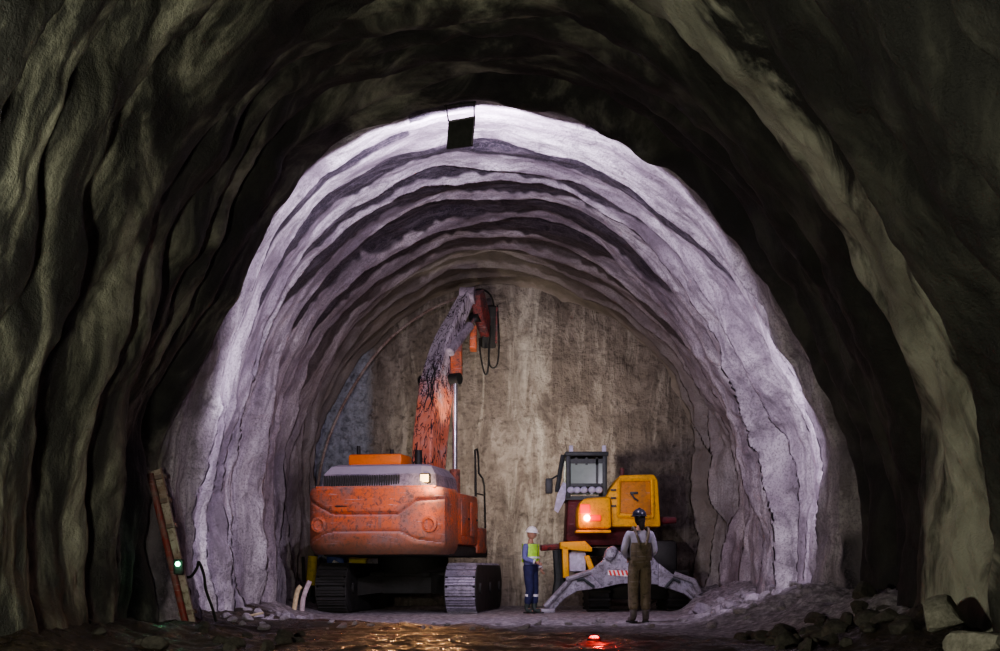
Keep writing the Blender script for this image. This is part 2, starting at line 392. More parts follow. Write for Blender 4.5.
# ------------------------------------------------------------------ floor
def floor_h(X, Y):
    X = np.asarray(X, float); Y = np.asarray(Y, float)
    h = .05 * fbm(X * .6, Y * .5, 201, 4) + .035 * sstep(22.5, 20.5, Y) * fbm(X * 4, Y * 3, 203, 4, .65) + .025 * fbm(X * 3, Y * 2.2, 210, 4, .6)
    rt = sstep(3.0, 5.0, X + .5 * fbm(X * 0, Y * .45, 220, 3))
    lf = sstep(3.6, 5.0, -X + .5 * fbm(X * 0, Y * .5, 230, 3))
    amp_r = .55 * sstep(15, 17.5, Y) * (.7 + .5 * fbm(X * .8, Y * .6, 240, 3)) + .12
    amp_l = .38 * (.6 + .5 * fbm(X * .8, Y * .6, 250, 3))
    rough = fbm(X * 5, Y * 5, 260, 3, .6)
    h = h + rt * (amp_r + .09 * rough) + lf * (amp_l + .06 * rough)
    # low muck ridges in front of the machines
    rid = np.exp(-((Y - 23.6 - .35 * np.sin(X * 1.1)) / .7) ** 2) * (.07 + .06 * fbm(X * 1.3, Y, 270, 3)) * sstep(4.6, 3.2, np.abs(X))
    h = h + rid * sstep(-.6, .6, np.abs(X + 1.1) - .2)
    flat = sstep(28.5, 29.6, Y)                                # worked ground under the machines
    core = sstep(3.9, 3.3, np.abs(X))
    return h * (1 - flat * core) + flat * core * .02 * fbm(X * 3, Y * 3, 280, 3) - .1
def fh(x, y): return float(floor_h(np.array([x]), np.array([y]))[0])
def floor_material():
    m, nt, b = new_mat('wet muddy tunnel floor')
    v = coord(nt); sp = N(nt, 'ShaderNodeSeparateXYZ'); nt.links.new(v, sp.inputs[0])
    n1 = noise(nt, v, .8, 6, .6, .5); n2 = noise(nt, v, 8, 6, .7); n3 = noise(nt, v, 2.0, 5, .6)
    mud = ramp(nt, n2, [(.3, (.018, .014, .010)), (.55, (.05, .038, .026)), (.75, (.12, .085, .05))])
    muck = ramp(nt, n2, [(.3, (.10, .09, .095)), (.52, (.34, .31, .33)), (.68, (.66, .62, .66))])
    yy = math_n(nt, 'ADD', sp.outputs[1], math_n(nt, 'MULTIPLY', math_n(nt, 'SUBTRACT', n1, .5), 5))
    # dry pale muck towards the face; lit ground by the right wall painted in too
    xx = math_n(nt, 'MULTIPLY', sp.outputs[0], 1.15)
    t = math_n(nt, 'ADD', yy, xx)
    k = N(nt, 'ShaderNodeMapRange'); k.inputs[1].default_value = 22.0; k.inputs[2].default_value = 23.2
    nt.links.new(t, k.inputs[0])
    c = mix(nt, k.outputs[0], mud, muck)
    nt.links.new(c, b.inputs['Base Color'])
    rwet = ramp(nt, n3, [(.42, .16), (.58, .75)])
    r = mix(nt, k.outputs[0], rwet, (.8, .8, .8))
    nt.links.new(r, b.inputs['Roughness'])
    bump(nt, b, math_n(nt, 'ADD', n2, noise(nt, v, 30, 4, .7)), .8, .05)
    return m
fx = np.linspace(-5.6, 5.6, 300)
fy = np.concatenate([np.arange(-7, 13, .3), np.arange(13, 30, .045), np.arange(30, 38.2, .1)])
GX, GY = np.meshgrid(fx, fy)
FLOOR = floor_material()
struct(grid_obj('floor', GX, GY, floor_h(GX, GY), FLOOR))

# ------------------------------------------------------------------ camera
cam = bpy.data.cameras.new('camera'); co = bpy.data.objects.new('camera', cam); COL.objects.link(co)
co.location = (0, 0, CAM_H); co.rotation_euler = (PI / 2, 0, 0)
cam.sensor_width = 36; cam.lens = 36 * 1.5
cam.shift_x = -.010; cam.shift_y = (570 - 325.5) / 1000
cam.clip_end = 200
scene.camera = co

# ------------------------------------------------------------------ lamps
def lamp(kind, name, loc, energy, col, target=None, **kw):
    l = bpy.data.lights.new(name, kind); l.energy = energy; l.color = col
    for k, v in kw.items(): setattr(l, k, v)
    o = bpy.data.objects.new(name, l); COL.objects.link(o); o.location = loc
    if target is not None:
        o.rotation_euler = (Vector(target) - Vector(loc)).to_track_quat('-Z', 'Y').to_euler()
    return o
LAV = (.90, .77, 1.0)
lamp('SPOT', 'crown floodlight', (-.55, 22.5, 6.9), 820, LAV, (-.4, 40, 6.6), spot_size=math.radians(172), spot_blend=.1, shadow_soft_size=.04)
lamp('SPOT', 'added left fill', (-2.9, 22.45, 3.3), 190, LAV, (-4.6, 34, 2.8), spot_size=math.radians(130), spot_blend=.4, shadow_soft_size=.06)  # bare spot added to brighten the left wall, no fixture here
lamp('SPOT', 'added right fill', (3.0, 22.45, 3.1), 260, LAV, (4.8, 34, 2.6), spot_size=math.radians(130), spot_blend=.4, shadow_soft_size=.06)  # same added fill for the right wall
lamp('SPOT', 'added machine fill', (.2, 22.6, 3.0), 560, (.97, .88, 1.0), (-.3, 33, 2.4), spot_size=math.radians(62), spot_blend=.8, shadow_soft_size=.3)  # soft fill added from the camera side to lift the machines
lamp('SPOT', 'face worklight', (.1, 32.6, 3.2), 980, (1.0, .87, .72), (.4, 37.5, 3.8), spot_size=math.radians(92), spot_blend=1, shadow_soft_size=.1)
lamp('SPOT', 'crown worklight', (-1.2, 33.2, 3.6), 120, (1.0, .93, .76), (-.9, 35.5, 8), spot_size=math.radians(70), spot_blend=.8, shadow_soft_size=.08)
lamp('SPOT', 'added near fill', (-3.0, 7.0, 1.2), 2000, (.95, .93, .75), (1.6, 18, 5.0), spot_size=math.radians(120), spot_blend=.6, shadow_soft_size=.2)  # unseen fill added near the camera for the near lining
w = bpy.data.worlds.new('world'); w.use_nodes = True; scene.world = w
w.node_tree.nodes['Background'].inputs[0].default_value = (.35, .4, .5, 1)
w.node_tree.nodes['Background'].inputs[1].default_value = .01
scene.view_settings.view_transform = 'AgX'
scene.view_settings.look = 'AgX - Medium High Contrast'
scene.view_settings.exposure = 0.12
scene.cycles.use_denoising = True
try: scene.cycles.denoiser = 'OPENIMAGEDENOISE'
except Exception: pass
scene.cycles.max_bounces = 6; scene.cycles.diffuse_bounces = 4; scene.cycles.sample_clamp_indirect = 6
# ------------------------------------------------------------------ shared machine materials
ORANGE = painted('scratched orange paint', (.78, .17, .05), (.28, .18, .16), .70, .42, dust=(.58, .42, .46), top_dust=.55)
ORANGE_CW = painted('scratched orange casting', (.78, .17, .05), (.28, .18, .16), .78, .42, dust=(.60, .46, .48), top_dust=.55, low=(1.25, 1.75, (.15, .09, .055)))
ORANGE_CLEAN = painted('bright orange paint', (.85, .20, .02), (.4, .12, .05), .15, .4, top_dust=.1)
HOOD = painted('dust covered hood', (.36, .30, .36), (.09, .08, .12), .55, .55, dust=(.58, .52, .62), top_dust=.9)
DARK = painted('dark greasy steel', (.035, .036, .034), (.06, .055, .05), .5, .6, dust=(.10, .095, .10), top_dust=.5)
BLACK = plain('black rubber and steel', (.02, .02, .02), .6)
STEEL = painted('dusty grey steel', (.34, .32, .37), (.16, .14, .15), .5, .45, metal=.3, dust=(.55, .5, .58), top_dust=.6)
SHOE = painted('bright worn track steel', (.36, .33, .42), (.12, .11, .13), .6, .4, metal=.35, dust=(.5, .46, .56), top_dust=.5)
CHROME = plain('chromed rod', (.75, .74, .82), .2, .9, .05)
GLASSM = glass('dusty cab glass', (.42, .52, .47), .15, .75)
DUSTB = painted('dust caked boom', (.50, .42, .50), (.12, .10, .13), .62, .6, dust=(.55, .5, .58), top_dust=.5)
REDP = painted('faded red paint', (.36, .06, .05), (.10, .08, .09), .85, .5, top_dust=.3)

def stadium(length, h, n=14, flat_tilt=0):
    """closed outline of a crawler belt in (y, z); bottom on z=0"""
    r = h / 2; a = length / 2 - r; P = []
    for k in range(n + 1): t = -PI / 2 + PI * k / n; P.append((a + r * math.cos(t), r + r * math.sin(t)))
    for k in range(n + 1): t = PI / 2 + PI * k / n; P.append((-a + r * math.cos(t), r + r * math.sin(t)))
    return P
def along(P, step):
    Q = P + [P[0]]; out = []; acc = 0.0; nxt = 0.0
    for (a, b) in zip(Q[:-1], Q[1:]):
        L = math.hypot(b[0] - a[0], b[1] - a[1])
        while L > 1e-9 and nxt <= acc + L:
            t = (nxt - acc) / L
            out.append((a[0] + (b[0] - a[0]) * t, a[1] + (b[1] - a[1]) * t, math.atan2(b[1] - a[1], b[0] - a[0]))); nxt += step
        acc += L
    return out
def crawler(root, xc, w, length, h, shoe_mat, pitch=.19):
    P = stadium(length - .1, h - .1)
    # belt: a thin closed band with shoes and grouser bars
    m = MB(); outer = [(y, z + .05) for y, z in P]
    cy = 0; inner = []
    for (y, z) in outer:
        rr = h / 2; a = max(-length / 2 + rr, min(length / 2 - rr, y))
        dy, dz = y - a, z - rr; L = math.hypot(dy, dz) or 1
        inner.append((y - dy / L * .05, z - dz / L * .05))
    n = len(outer); vs = []; fs = []
    for x in (xc - w * .42, xc + w * .42):
        vs += [(x, y, z) for y, z in outer] + [(x, y, z) for y, z in inner]
    for k in range(n):
        q = (k + 1) % n
        fs += [(k, q, 2 * n + q, 2 * n + k), (n + k, 3 * n + k, 3 * n + q, n + q), (k, n + k, n + q, q), (2 * n + k, 2 * n + q, 3 * n + q, 3 * n + k)]
    m.add(vs, fs)
    for (y, z, a) in along(outer, pitch):
        c, s_ = math.cos(a), math.sin(a)
        def off(d, h_): return (xc, y + c * d + s_ * h_, z + s_ * d - c * h_)
        m.box(off(0, .015), (w, pitch * .86, .03), (a, 0, 0), .006, 1)
        for d in (-pitch * .26, pitch * .06, pitch * .34): m.box(off(d, .04), (w * .98, .018, .035), (a, 0, 0))
    belt = m.build('crawler_track', shoe_mat, root)
    for sx in (-1,):
        pass
    fr = MB(); r = h / 2
    fr.prism([(-length / 2 + r, h * .14), (-length / 2 + r, h * .86), (length / 2 - r, h * .86), (length / 2 - r, h * .30), (length / 2 - r * 1.6, h * .2), (-length / 2 + r * 1.6, h * .2)], xc - w * .36, xc + w * .36, 'yz', .03)
    fo = fr.build('track_frame', DARK, root)
    g = MB()
    g.cyl((xc - w * .40, -length / 2 + r, r), (xc + w * .40, -length / 2 + r, r), r - .07, n=28)
    g.cyl((xc - w * .47, -length / 2 + r, r), (xc + w * .47, -length / 2 + r, r), r * .45, n=20)
    g.build('sprocket', DARK, fo)
    g = MB(); g.cyl((xc - w * .40, length / 2 - r, r), (xc + w * .40, length / 2 - r, r), r - .12, n=28)
    g.cyl((xc - w * .44, length / 2 - r, r), (xc + w * .44, length / 2 - r, r), r * .3, n=20)
    g.build('idler_wheel', DARK, fo)
    for k in range(7):
        y = -length / 2 + r * 1.5 + k * (length - r * 3) / 6
        MB().cyl((xc - w * .4, y, .19), (xc + w * .4, y, .19), .11, n=14).build('track_roller', DARK, fo)
    for s_ in (-1, 1):
        gd = MB(); q = [((y * (length - .06) / (length - .1)), .03 + z * (h - .06) / (h - .1)) for y, z in P]
        gd.prism(q, xc + s_ * w * .485, xc + s_ * (w * .5 + .02), 'yz', .008)
        for k in range(3): gd.cyl((xc + s_ * w * .5, (k - 1) * length * .36, h * .5), (xc + s_ * (w * .5 + .06), (k - 1) * length * .36, h * .5), .13, .10, 16)
        gd.build('side_guard', DARK, fo)
    return belt

# ------------------------------------------------------------------ orange crawler excavator
EX = thing('crawler_excavator', 'large orange crawler excavator seen from behind, arm raised to the tunnel crown', 'excavator', (-2.15, 33.3, -.1), -math.radians(6)); EX.scale = (1, 1, 1.038)
for sx in (-1, 1): crawler(EX, 1.38 if sx > 0 else -1.32, .62, 4.9, 1.0, SHOE if sx > 0 else DARK)
m = MB()
m.box((0, 0, .62), (1.7, 1.5, .42), bev=.06)
for sy in (-1, 1):
    for sx in (-1, 1): m.loft([[(sx * .5, sy * .35, .4), (sx * .5, sy * .8, .4), (sx * .5, sy * .8, .82), (sx * .5, sy * .35, .82)], [(sx * 1.25, sy * 1.0, .3), (sx * 1.25, sy * 1.5, .3), (sx * 1.25, sy * 1.5, .62), (sx * 1.25, sy * 1.0, .62)]])
m.box((0, -.78, .55), (1.1, .12, .36), bev=.03)
m.build('car_body', DARK, EX)
MB().cyl((0, 0, .8), (0, 0, 1.2), .78, n=40).build('slewing_ring', DARK, EX)
UP = Matrix.Rotation(-math.radians(4.5), 4, 'Z')        # upper structure slewed a little further
# revolving deck
m = MB(UP)
m.prism([(-1.35, -2.3), (1.35, -2.3), (1.42, 1.3), (.55, 1.35), (.5, .9), (-.3, .9), (-.35, 1.55), (-1.42, 1.55)], 1.14, 1.36, 'xy', .03)
m.build('deck', DARK, EX)
# counterweight: sculpted casting
def g_hi(x):      # upper groove height over x (-1 left .. 1 right)
    return float(np.interp(x, [-1.1, -.98, -.62, -.52, .38, .62, 1.1], [.86, .83, .63, .60, .60, .80, .84]))
def g_lo(x): return float(np.interp(x, [-1.1, -.95, -.7, -.55, .40, .60, 1.1], [.12, .16, .30, .33, .33, .22, .14]))
W2, Z0c, HC, RB = 1.44, 1.17, 1.30, -3.42
def cw_ring(zf):
    """outline of the casting at height fraction zf, from front-left round the back to front-right"""
    tuck = .10 * (1 - min(1, zf / .18)) ** 2 + .04 * max(0, (zf - .9) / .1) ** 2
    pts = []
    N1 = 90
    for k in range(N1 + 1):
        u = -1 + 2 * k / N1                                   # across the rear, superellipse corners
        e = 7.0
        x = u; d = (1 - abs(u) ** e) ** (1 / e) if abs(u) < 1 else 0
        X = x * (W2 - tuck); Y = RB + .22 * abs(u) ** 2.2 + (1 - d) * .85 + tuck
        rel = 0
        hi, lo = g_hi(u), g_lo(u)
        rel += .05 * math.exp(-((zf - hi) / .028) ** 2)       # groove
        rel += .035 * math.exp(-((zf - lo) / .03) ** 2)
        if lo < zf < hi: rel += .035
        if zf < lo: rel += .05 * (1 - zf / max(lo, .01))
        pts.append((X, Y + rel * (1 if abs(u) < .97 else .4), Z0c + HC * zf))
    pts += [((W2 - tuck), -1.9, Z0c + HC * zf), (0, -1.75, Z0c + HC * zf), (-(W2 - tuck), -1.9, Z0c + HC * zf)]
    return pts
m = MB(UP); m.loft([cw_ring(k / 56) for k in range(57)])
cw = m.build('counterweight', ORANGE_CW, EX, 25)
for u in (-.79, .80):
    x = u * W2; y = RB + .22 * abs(u) ** 2.2 + (1 - (1 - abs(u) ** 7) ** (1 / 7)) * .85
    m = MB(UP)
    ring = []
    for rr, dy in ((.155, .07), (.155, -.02), (.105, -.03), (.105, .08)): ring.append([(x + rr * math.cos(2 * PI * k / 24), y + dy + (x - u * W2), Z0c + .58 + rr * math.sin(2 * PI * k / 24)) for k in range(24)])
    m.loft(ring, caps=False); m.cyl((x, y + .06, Z0c + .58), (x, y + .02, Z0c + .58), .11, n=20)
    m.build('lifting_eye', ORANGE, cw)
# horizontal scratched stripes of the moulding
m = MB(UP)
m.tube([(-.75, RB + .03, Z0c + .93), (.45, RB + .03, Z0c + .93)], .012, 6); m.tube([(-.45, RB + .03, Z0c + 1.02), (.25, RB + .03, Z0c + 1.02)], .010, 6)
m.build('moulding_line', DARK, cw)
# side housings
m = MB(UP); m.box((1.16, -.9, 1.90), (.56, 2.1, 1.06), bev=.07); m.build('side_housing', ORANGE, EX)
m = MB(UP); m.box((1.17, .62, 1.50), (.55, 1.0, .56), bev=.05); m.build('tool_box', ORANGE, EX)
m = MB(UP); m.box((-1.12, -.9, 1.86), (.6, 2.1, 1.0), bev=.07); m.build('side_housing', ORANGE, EX)
for (y, z, l_, h_) in ((-1.2, 1.92, .8, .7), (-.3, 1.92, .7, .7)):
    m = MB(UP); m.box((1.445, y, z), (.02, l_, h_), bev=.008); d = m.build('access_door', ORANGE, EX)
    MB(UP).box((1.462, y + l_ * .35, z), (.02, .1, .04), bev=.005).build('door_handle', BLACK, d)
# engine hood with dust and a louvred rear
m = MB(UP)
m.loft([[(-1.14, -3.1, 2.44), (.98, -3.18, 2.44), (1.22, -2.9, 2.44), (1.22, -.9, 2.44), (-1.30, -.9, 2.44)],
        [(-1.10, -3.02, 2.74), (.96, -3.08, 2.74), (1.18, -2.84, 2.74), (1.18, -.95, 2.74), (-1.26, -.95, 2.74)],
        [(-1.0, -2.82, 2.90), (.90, -2.88, 2.90), (1.06, -2.7, 2.90), (1.06, -1.05, 2.90), (-1.12, -1.05, 2.90)],
        [(-.9, -2.6, 2.95), (.84, -2.62, 2.95), (.95, -2.5, 2.95), (.95, -1.1, 2.95), (-.98, -1.1, 2.95)]])
hood = m.build('engine_hood', HOOD, EX, 20)
m = MB(UP)
for k in range(32): m.box((-1.06 + k * .05, -3.115, 2.60), (.030, .03, .22))
m.build('louvre', DARK, hood)
m = MB(UP); m.box((0.02, -3.15, 2.475), (2.5, .10, .05), bev=.015); m.build('hood_lip', ORANGE, hood)
m = MB(UP); m.box((-.28, -1.7, 3.08), (1.16, .9, .24), bev=.06); m.build('hood_cover', ORANGE_CLEAN, EX)
for (x, h_) in ((-.70, .2), (.02, .12)):
    MB(UP).cyl((x, -1.9, 3.18), (x, -1.9, 3.18 + h_), .045, .04, 12).build('breather_cap', BLACK, EX)
m = MB(UP); m.cyl((.52, -1.6, 2.9), (.52, -1.6, 3.30), .08, n=16); m.build('exhaust_pipe', BLACK, EX)
m = MB(UP); m.box((1.02, -3.05, 2.64), (.22, .12, .20), bev=.03); lh = m.build('work_light', BLACK, EX)
MB(UP).box((1.02, -3.12, 2.64), (.17, .02, .15), bev=.008).build('lamp_lens', glow('warm work light', (1.0, .66, .30), 3.5), lh, label='warm glowing lamp lens')
# cab, front left
m = MB(UP)
cabo = [(-.1, 1.36), (1.62, 1.36), (1.72, 1.9), (1.35, 2.98), (1.2, 3.05), (-.05, 3.05), (-.15, 2.9)]
m.prism([(y, z) for y, z in cabo], -1.42, -1.30, 'yz', .015); m.prism([(y, z) for y, z in cabo], -.46, -.40, 'yz', .015)
m.box((-.9, .58, 3.03), (1.02, 1.3, .08), bev=.02); m.box((-.9, .75, 1.4), (1.02, 1.7, .1), bev=.02)
cab = m.build('cab', ORANGE, EX)
MB(UP).box((-.9, -.1, 2.2), (.9, .03, 1.5)).build('window', GLASSM, cab)
m = MB(UP); m.prism([(1.64, 1.45), (1.70, 1.9), (1.36, 2.95), (1.33, 2.95), (1.67, 1.9), (1.61, 1.45)], -1.3, -.46, 'yz'); m.build('windscreen', GLASSM, cab)
m = MB(UP); m.box((-.88, .6, 1.75), (.5, .5, .14), bev=.04); m.box((-.88, .36, 2.1), (.5, .12, .7), bev=.04); m.build('seat', BLACK, cab)
# hand rail on the right front corner
m = MB(UP)
rail = [(1.40, .05, 2.43), (1.40, .05, 3.15), (1.38, .10, 3.42), (1.38, .35, 3.46), (1.38, .48, 3.30), (1.38, .52, 2.95), (1.40, .85, 2.86), (1.42, .95, 2.70), (1.42, 1.05, 1.78)]
m.tube(rail, .022, 8); m.tube([(1.40, .16, 2.43), (1.38, .16, 3.40)], .016, 8); m.tube([(1.40, .05, 2.50), (1.41, .95, 2.50)], .016, 8)
m.build('hand_rail', BLACK, EX)

# boom: box section whose spine is given in world axes then brought into the machine's frame
INV = Matrix.Translation((-2.15, 33.3, -.1)) @ Matrix.Rotation(-math.radians(6), 4, 'Z') @ Matrix.Diagonal((1, 1, 1.038, 1)); INV = INV.inverted()
def spine(P, n=8):
    P = [Vector(p) for p in P]; Q = [2 * P[0] - P[1]] + P + [2 * P[-1] - P[-2]]; out = []
    for i in range(1, len(Q) - 2):
        for k in range(n):
            t = k / n; a, b, c, d = Q[i - 1:i + 3]
            out.append(.5 * ((2 * b) + (c - a) * t + (2 * a - 5 * b + 4 * c - d) * t * t + (3 * b - a - 3 * c + d) * t ** 3))
    return out + [P[-1]]
def beam(P, W, D, az, bevel=.04, M=INV):
    """box section beam; W width, D depth at each control point, az azimuth of the bending plane"""
    S_ = spine(P); m = MB(M); n = len(S_)
    side_v = Vector((math.cos(az), -math.sin(az), 0))
    rings = []
    for i, p in enumerate(S_):
        t = (S_[min(i + 1, n - 1)] - S_[max(i - 1, 0)]).normalized(); nrm = side_v.cross(t).normalized()
        w_ = float(np.interp(i / (n - 1), np.linspace(0, 1, len(W)), W)) / 2; d_ = float(np.interp(i / (n - 1), np.linspace(0, 1, len(D)), D)) / 2
        b_ = min(bevel, w_ * .4)
        rings.append([tuple(p + side_v * a + nrm * c) for a, c in ((-w_ + b_, -d_), (w_ - b_, -d_), (w_, -d_ + b_), (w_, d_ - b_), (w_ - b_, d_), (-w_ + b_, d_), (-w_, d_ - b_), (-w_, -d_ + b_))])
    m.loft(rings); return m
def boom_material():
    m, nt, b = new_mat('boom paint under dust and oil runs'); v = coord(nt)
    sp = N(nt, 'ShaderNodeSeparateXYZ'); nt.links.new(v, sp.inputs[0])
    n1 = noise(nt, v, 3, 6, .7)
    z = math_n(nt, 'ADD', sp.outputs[2], math_n(nt, 'MULTIPLY', math_n(nt, 'SUBTRACT', n1, .5), 1.6))
    k = N(nt, 'ShaderNodeMapRange'); k.inputs[1].default_value = 4.5; k.inputs[2].default_value = 5.3; nt.links.new(z, k.inputs[0])
    org = ramp(nt, n1, [(.3, (.85, .20, .08)), (.6, (.88, .34, .24)), (.75, (.75, .48, .46))])
    dst = ramp(nt, n1, [(.3, (.20, .16, .20)), (.45, (.46, .40, .47)), (.7, (.66, .60, .68))])
    c = mix(nt, k.outputs[0], org, dst)
    nl = noise(nt, coord(nt, (7, 7, 1.5)), 1.0, 3, .5, 1.2)
    line = ramp(nt, math_n(nt, 'ABSOLUTE', math_n(nt, 'SUBTRACT', nl, .5)), [(.012, 1.0), (.03, 0.0)])
    nl2 = noise(nt, coord(nt, (9, 9, 5)), 1.0, 3, .5, 1.5)
    mid = ramp(nt, math_n(nt, 'ABSOLUTE', math_n(nt, 'SUBTRACT', z, 5.1)), [(.2, 1.0), (.5, 0.0)])
    line2 = math_n(nt, 'MULTIPLY', mid, ramp(nt, math_n(nt, 'ABSOLUTE', math_n(nt, 'SUBTRACT', nl2, .5)), [(.02, 1.0), (.045, 0.0)]))
    c = mix(nt, math_n(nt, 'MAXIMUM', line, line2), c, (.03, .015, .03))
    nt.links.new(c, b.inputs['Base Color']); b.inputs['Roughness'].default_value = .5
    bump(nt, b, n1, .2, .02)
    return m
BOOMM = boom_material()
AZ = math.radians(30)
B0, B1, B2, B3, B4 = (-1.86, 33.5, 2.15), (-1.80, 33.75, 3.6), (-1.68, 34.15, 4.95), (-1.50, 34.5, 5.9), (-.98, 35.0, 7.22)
beam([B0, B1, B2], [.50, .52, .50], [.55, .72, .74], AZ).build('boom', BOOMM, EX, label='orange boom streaked with dark oil runs')
up_ = beam([B2, B3, (-1.25, 34.75, 6.6), B4], [.50, .44, .34, .30], [.74, .54, .38, .32], AZ).build('boom_head', BOOMM, EX, label='upper boom caked with pale dust')
m = MB(INV); m.cyl((-1.15, 35.03, 7.2), (-.81, 34.97, 7.2), .20, n=24); m.build('boom_tip_pin', DUSTB, EX)
# oil streaks and pipes on the boom's back
m = MB(INV); rnd = random.Random(4)
for k in range(9):
    a = rnd.uniform(-.22, .22); z0 = rnd.uniform(2.9, 4.4); z1 = z0 + rnd.uniform(.5, 1.5)
    pts = []
    for j in range(8):
        z = z0 + (z1 - z0) * j / 7; t = (z - 2.15) / 2.8
        c = Vector(B0).lerp(Vector(B2), t) + Vector((-.03, -.02, 0))
        off = Vector((math.cos(AZ), -math.sin(AZ), 0)) * (a + .05 * math.sin(j * 1.7 + k)) + Vector((-math.sin(AZ), -math.cos(AZ), 0)) * (.40 - .05 * abs(t - .6))
        pts.append(c + off)
    m.tube(pts, .014, 5)
m.build('oil_hose', BLACK, EX)
sv = Vector((math.cos(AZ), -math.sin(AZ), 0))
def cylinder(a, b, r, frac, parent, flip=False):
    a, b = Vector(a), Vector(b); c = a.lerp(b, frac)
    MB(INV).tube([a, a.lerp(c, .02), c, c], [r * .8, r, r, r * .8], 18).build('cylinder_barrel', ORANGE if not flip else DUSTB, parent)
    MB(INV).cyl(c, b, r * .5, n=14).build('cylinder_rod', CHROME, parent)
    MB(INV).cyl(b - sv * .12, b + sv * .12, r * 1.1, n=16).build('cylinder_pin', BLACK, parent)
for s_ in (-1, 1):
    o_ = Vector(sv) * (.43 * s_)
    cylinder(Vector((-1.62, 34.1, 1.9)) + o_, Vector((-1.60, 34.35, 5.15)) + o_ * .95, .12, .36, EX)
# stick cylinder, bracket, stick, breaker
m = MB(INV); m.prism([(34.15, 5.1), (34.7, 5.15), (34.85, 5.6), (34.55, 6.05), (34.25, 5.8)], -1.36, -1.10, 'yz', .03); m.build('boom_bracket', ORANGE, EX)
cylinder((-1.38, 34.2, 5.75), (-.80, 35.3, 6.75), .11, .75, EX, True)
A0, A1, A2 = (-.76, 35.05, 7.28), (-.68, 35.4, 6.85), (-.50, 36.3, 6.35)
beam([A0, A1, A2], [.24, .26, .24], [.30, .44, .32], AZ).build('stick', REDP, EX, label='red stick folded down from the boom tip')
m = MB(INV); m.prism([(35.2, 6.55), (35.6, 6.45), (35.5, 5.95), (35.2, 6.0)], -.95, -.78, 'yz', .03); m.build('stick_bracket', ORANGE, EX)
m = MB(INV); m.box((-.52, 36.05, 6.65), (.34, .5, 1.0), (.25, 0, .1), .04); br = m.build('breaker_housing', DARK, EX)
MB(INV).box((-.335, 35.95, 6.68), (.05, .42, .86), (.25, 0, .1), .015).build('side_plate', REDP, br)
MB(INV).tube([(-.52, 36.1, 7.1), (-.5, 36.9, 7.45)], [.09, .06], 12).build('chisel', STEEL, br)
m = MB(INV)
m.tube(spine([(-.72, 35.6, 6.3), (-.70, 35.5, 5.9), (-.60, 35.5, 5.45), (-.52, 35.5, 5.55), (-.50, 35.6, 6.2)]), .022, 6)
m.tube(spine([(-.30, 35.7, 7.1), (-.26, 35.6, 6.2), (-.30, 35.6, 5.7), (-.42, 35.6, 5.6), (-.50, 35.6, 5.8), (-.46, 35.6, 6.6)]), .022, 6)
m.tube(spine([(-.9, 34.9, 7.3), (-.65, 35.2, 7.38), (-.45, 35.6, 7.3), (-.36, 35.9, 7.0)]), .022, 6)
m.build('hydraulic_hose', BLACK, EX)
# ------------------------------------------------------------------ yellow tunnelling machine with stabiliser blade
YEL = painted('yellow machine paint', (.92, .48, .02), (.40, .20, .06), .30, .42, top_dust=.25, dust=(.75, .5, .25))
YEL2 = painted('ochre panel', (.62, .25, .03), (.3, .14, .05), .4, .5, top_dust=.1)
DKRED = painted('dark red lower body', (.16, .02, .03), (.05, .02, .02), .4, .5, top_dust=.2)
GREYB = painted('grey steel plate', (.40, .38, .47), (.20, .18, .21), .8, .45, metal=.2, dust=(.58, .54, .62), top_dust=.5)
FRAME = plain('charcoal cab frame', (.045, .055, .06), .5)
PALE = plain('pale blue grey panel', (.55, .54, .72), .5)
def at(px, py, Y): return ((px - 510) * Y / 1500, Y, CAM_H + (570 - py) * Y / 1500)
def xz(pts, Y): return [(at(a, b, Y)[0], at(a, b, Y)[2]) for a, b in pts]
YO = Vector((2.05, 33.7, -.1)); YM = Matrix.Translation(-YO)
YR = thing('tunnel_excavator', 'yellow tunnelling machine with square dark cab, seen from behind above a grey splayed blade', 'excavator', YO)
m = MB(YM); m.prism(xz([(606, 497), (611, 488), (620, 475), (654, 474), (658, 480), (661, 527), (606, 527)], 32.6), 32.6, 34.6, 'xz', .05)
eh = m.build('engine_housing', YEL, YR)
m = MB(YM); m.prism(xz([(621, 482), (650, 481), (651, 515), (620, 513)], 32.58), 32.57, 32.63, 'xz', .012); pnl = m.build('rear_panel', YEL2, eh, label='ochre recessed rear panel')
fr_ = MB(YM)
for a, b in (((619, 480), (652, 479)), ((652, 479), (653, 517)), ((619, 480), (618, 516)), ((618, 516), (653, 517))): fr_.tube([at(*a, 32.56), at(*b, 32.56)], .04, 6)
fr_.build('panel_frame', YEL, eh)
m = MB(YM); m.box(at(634, 493, 32.54), (.17, .06, .05), bev=.01); m.tube([at(631, 493, 32.54), at(634, 498, 32.5), at(638, 501, 32.54)], .02, 6); m.build('panel_latch', FRAME, pnl)
m = MB(YM); m.cyl(at(622, 475, 33.2), at(622, 468, 33.2), .05, n=12); m.build('beacon', REDP, YR)
for yy_ in (486, 494, 502): MB(YM).box(at(613.5, yy_ + 4, 32.57), (.12, .03, .04), bev=.01).build('vent_slot', FRAME, eh)
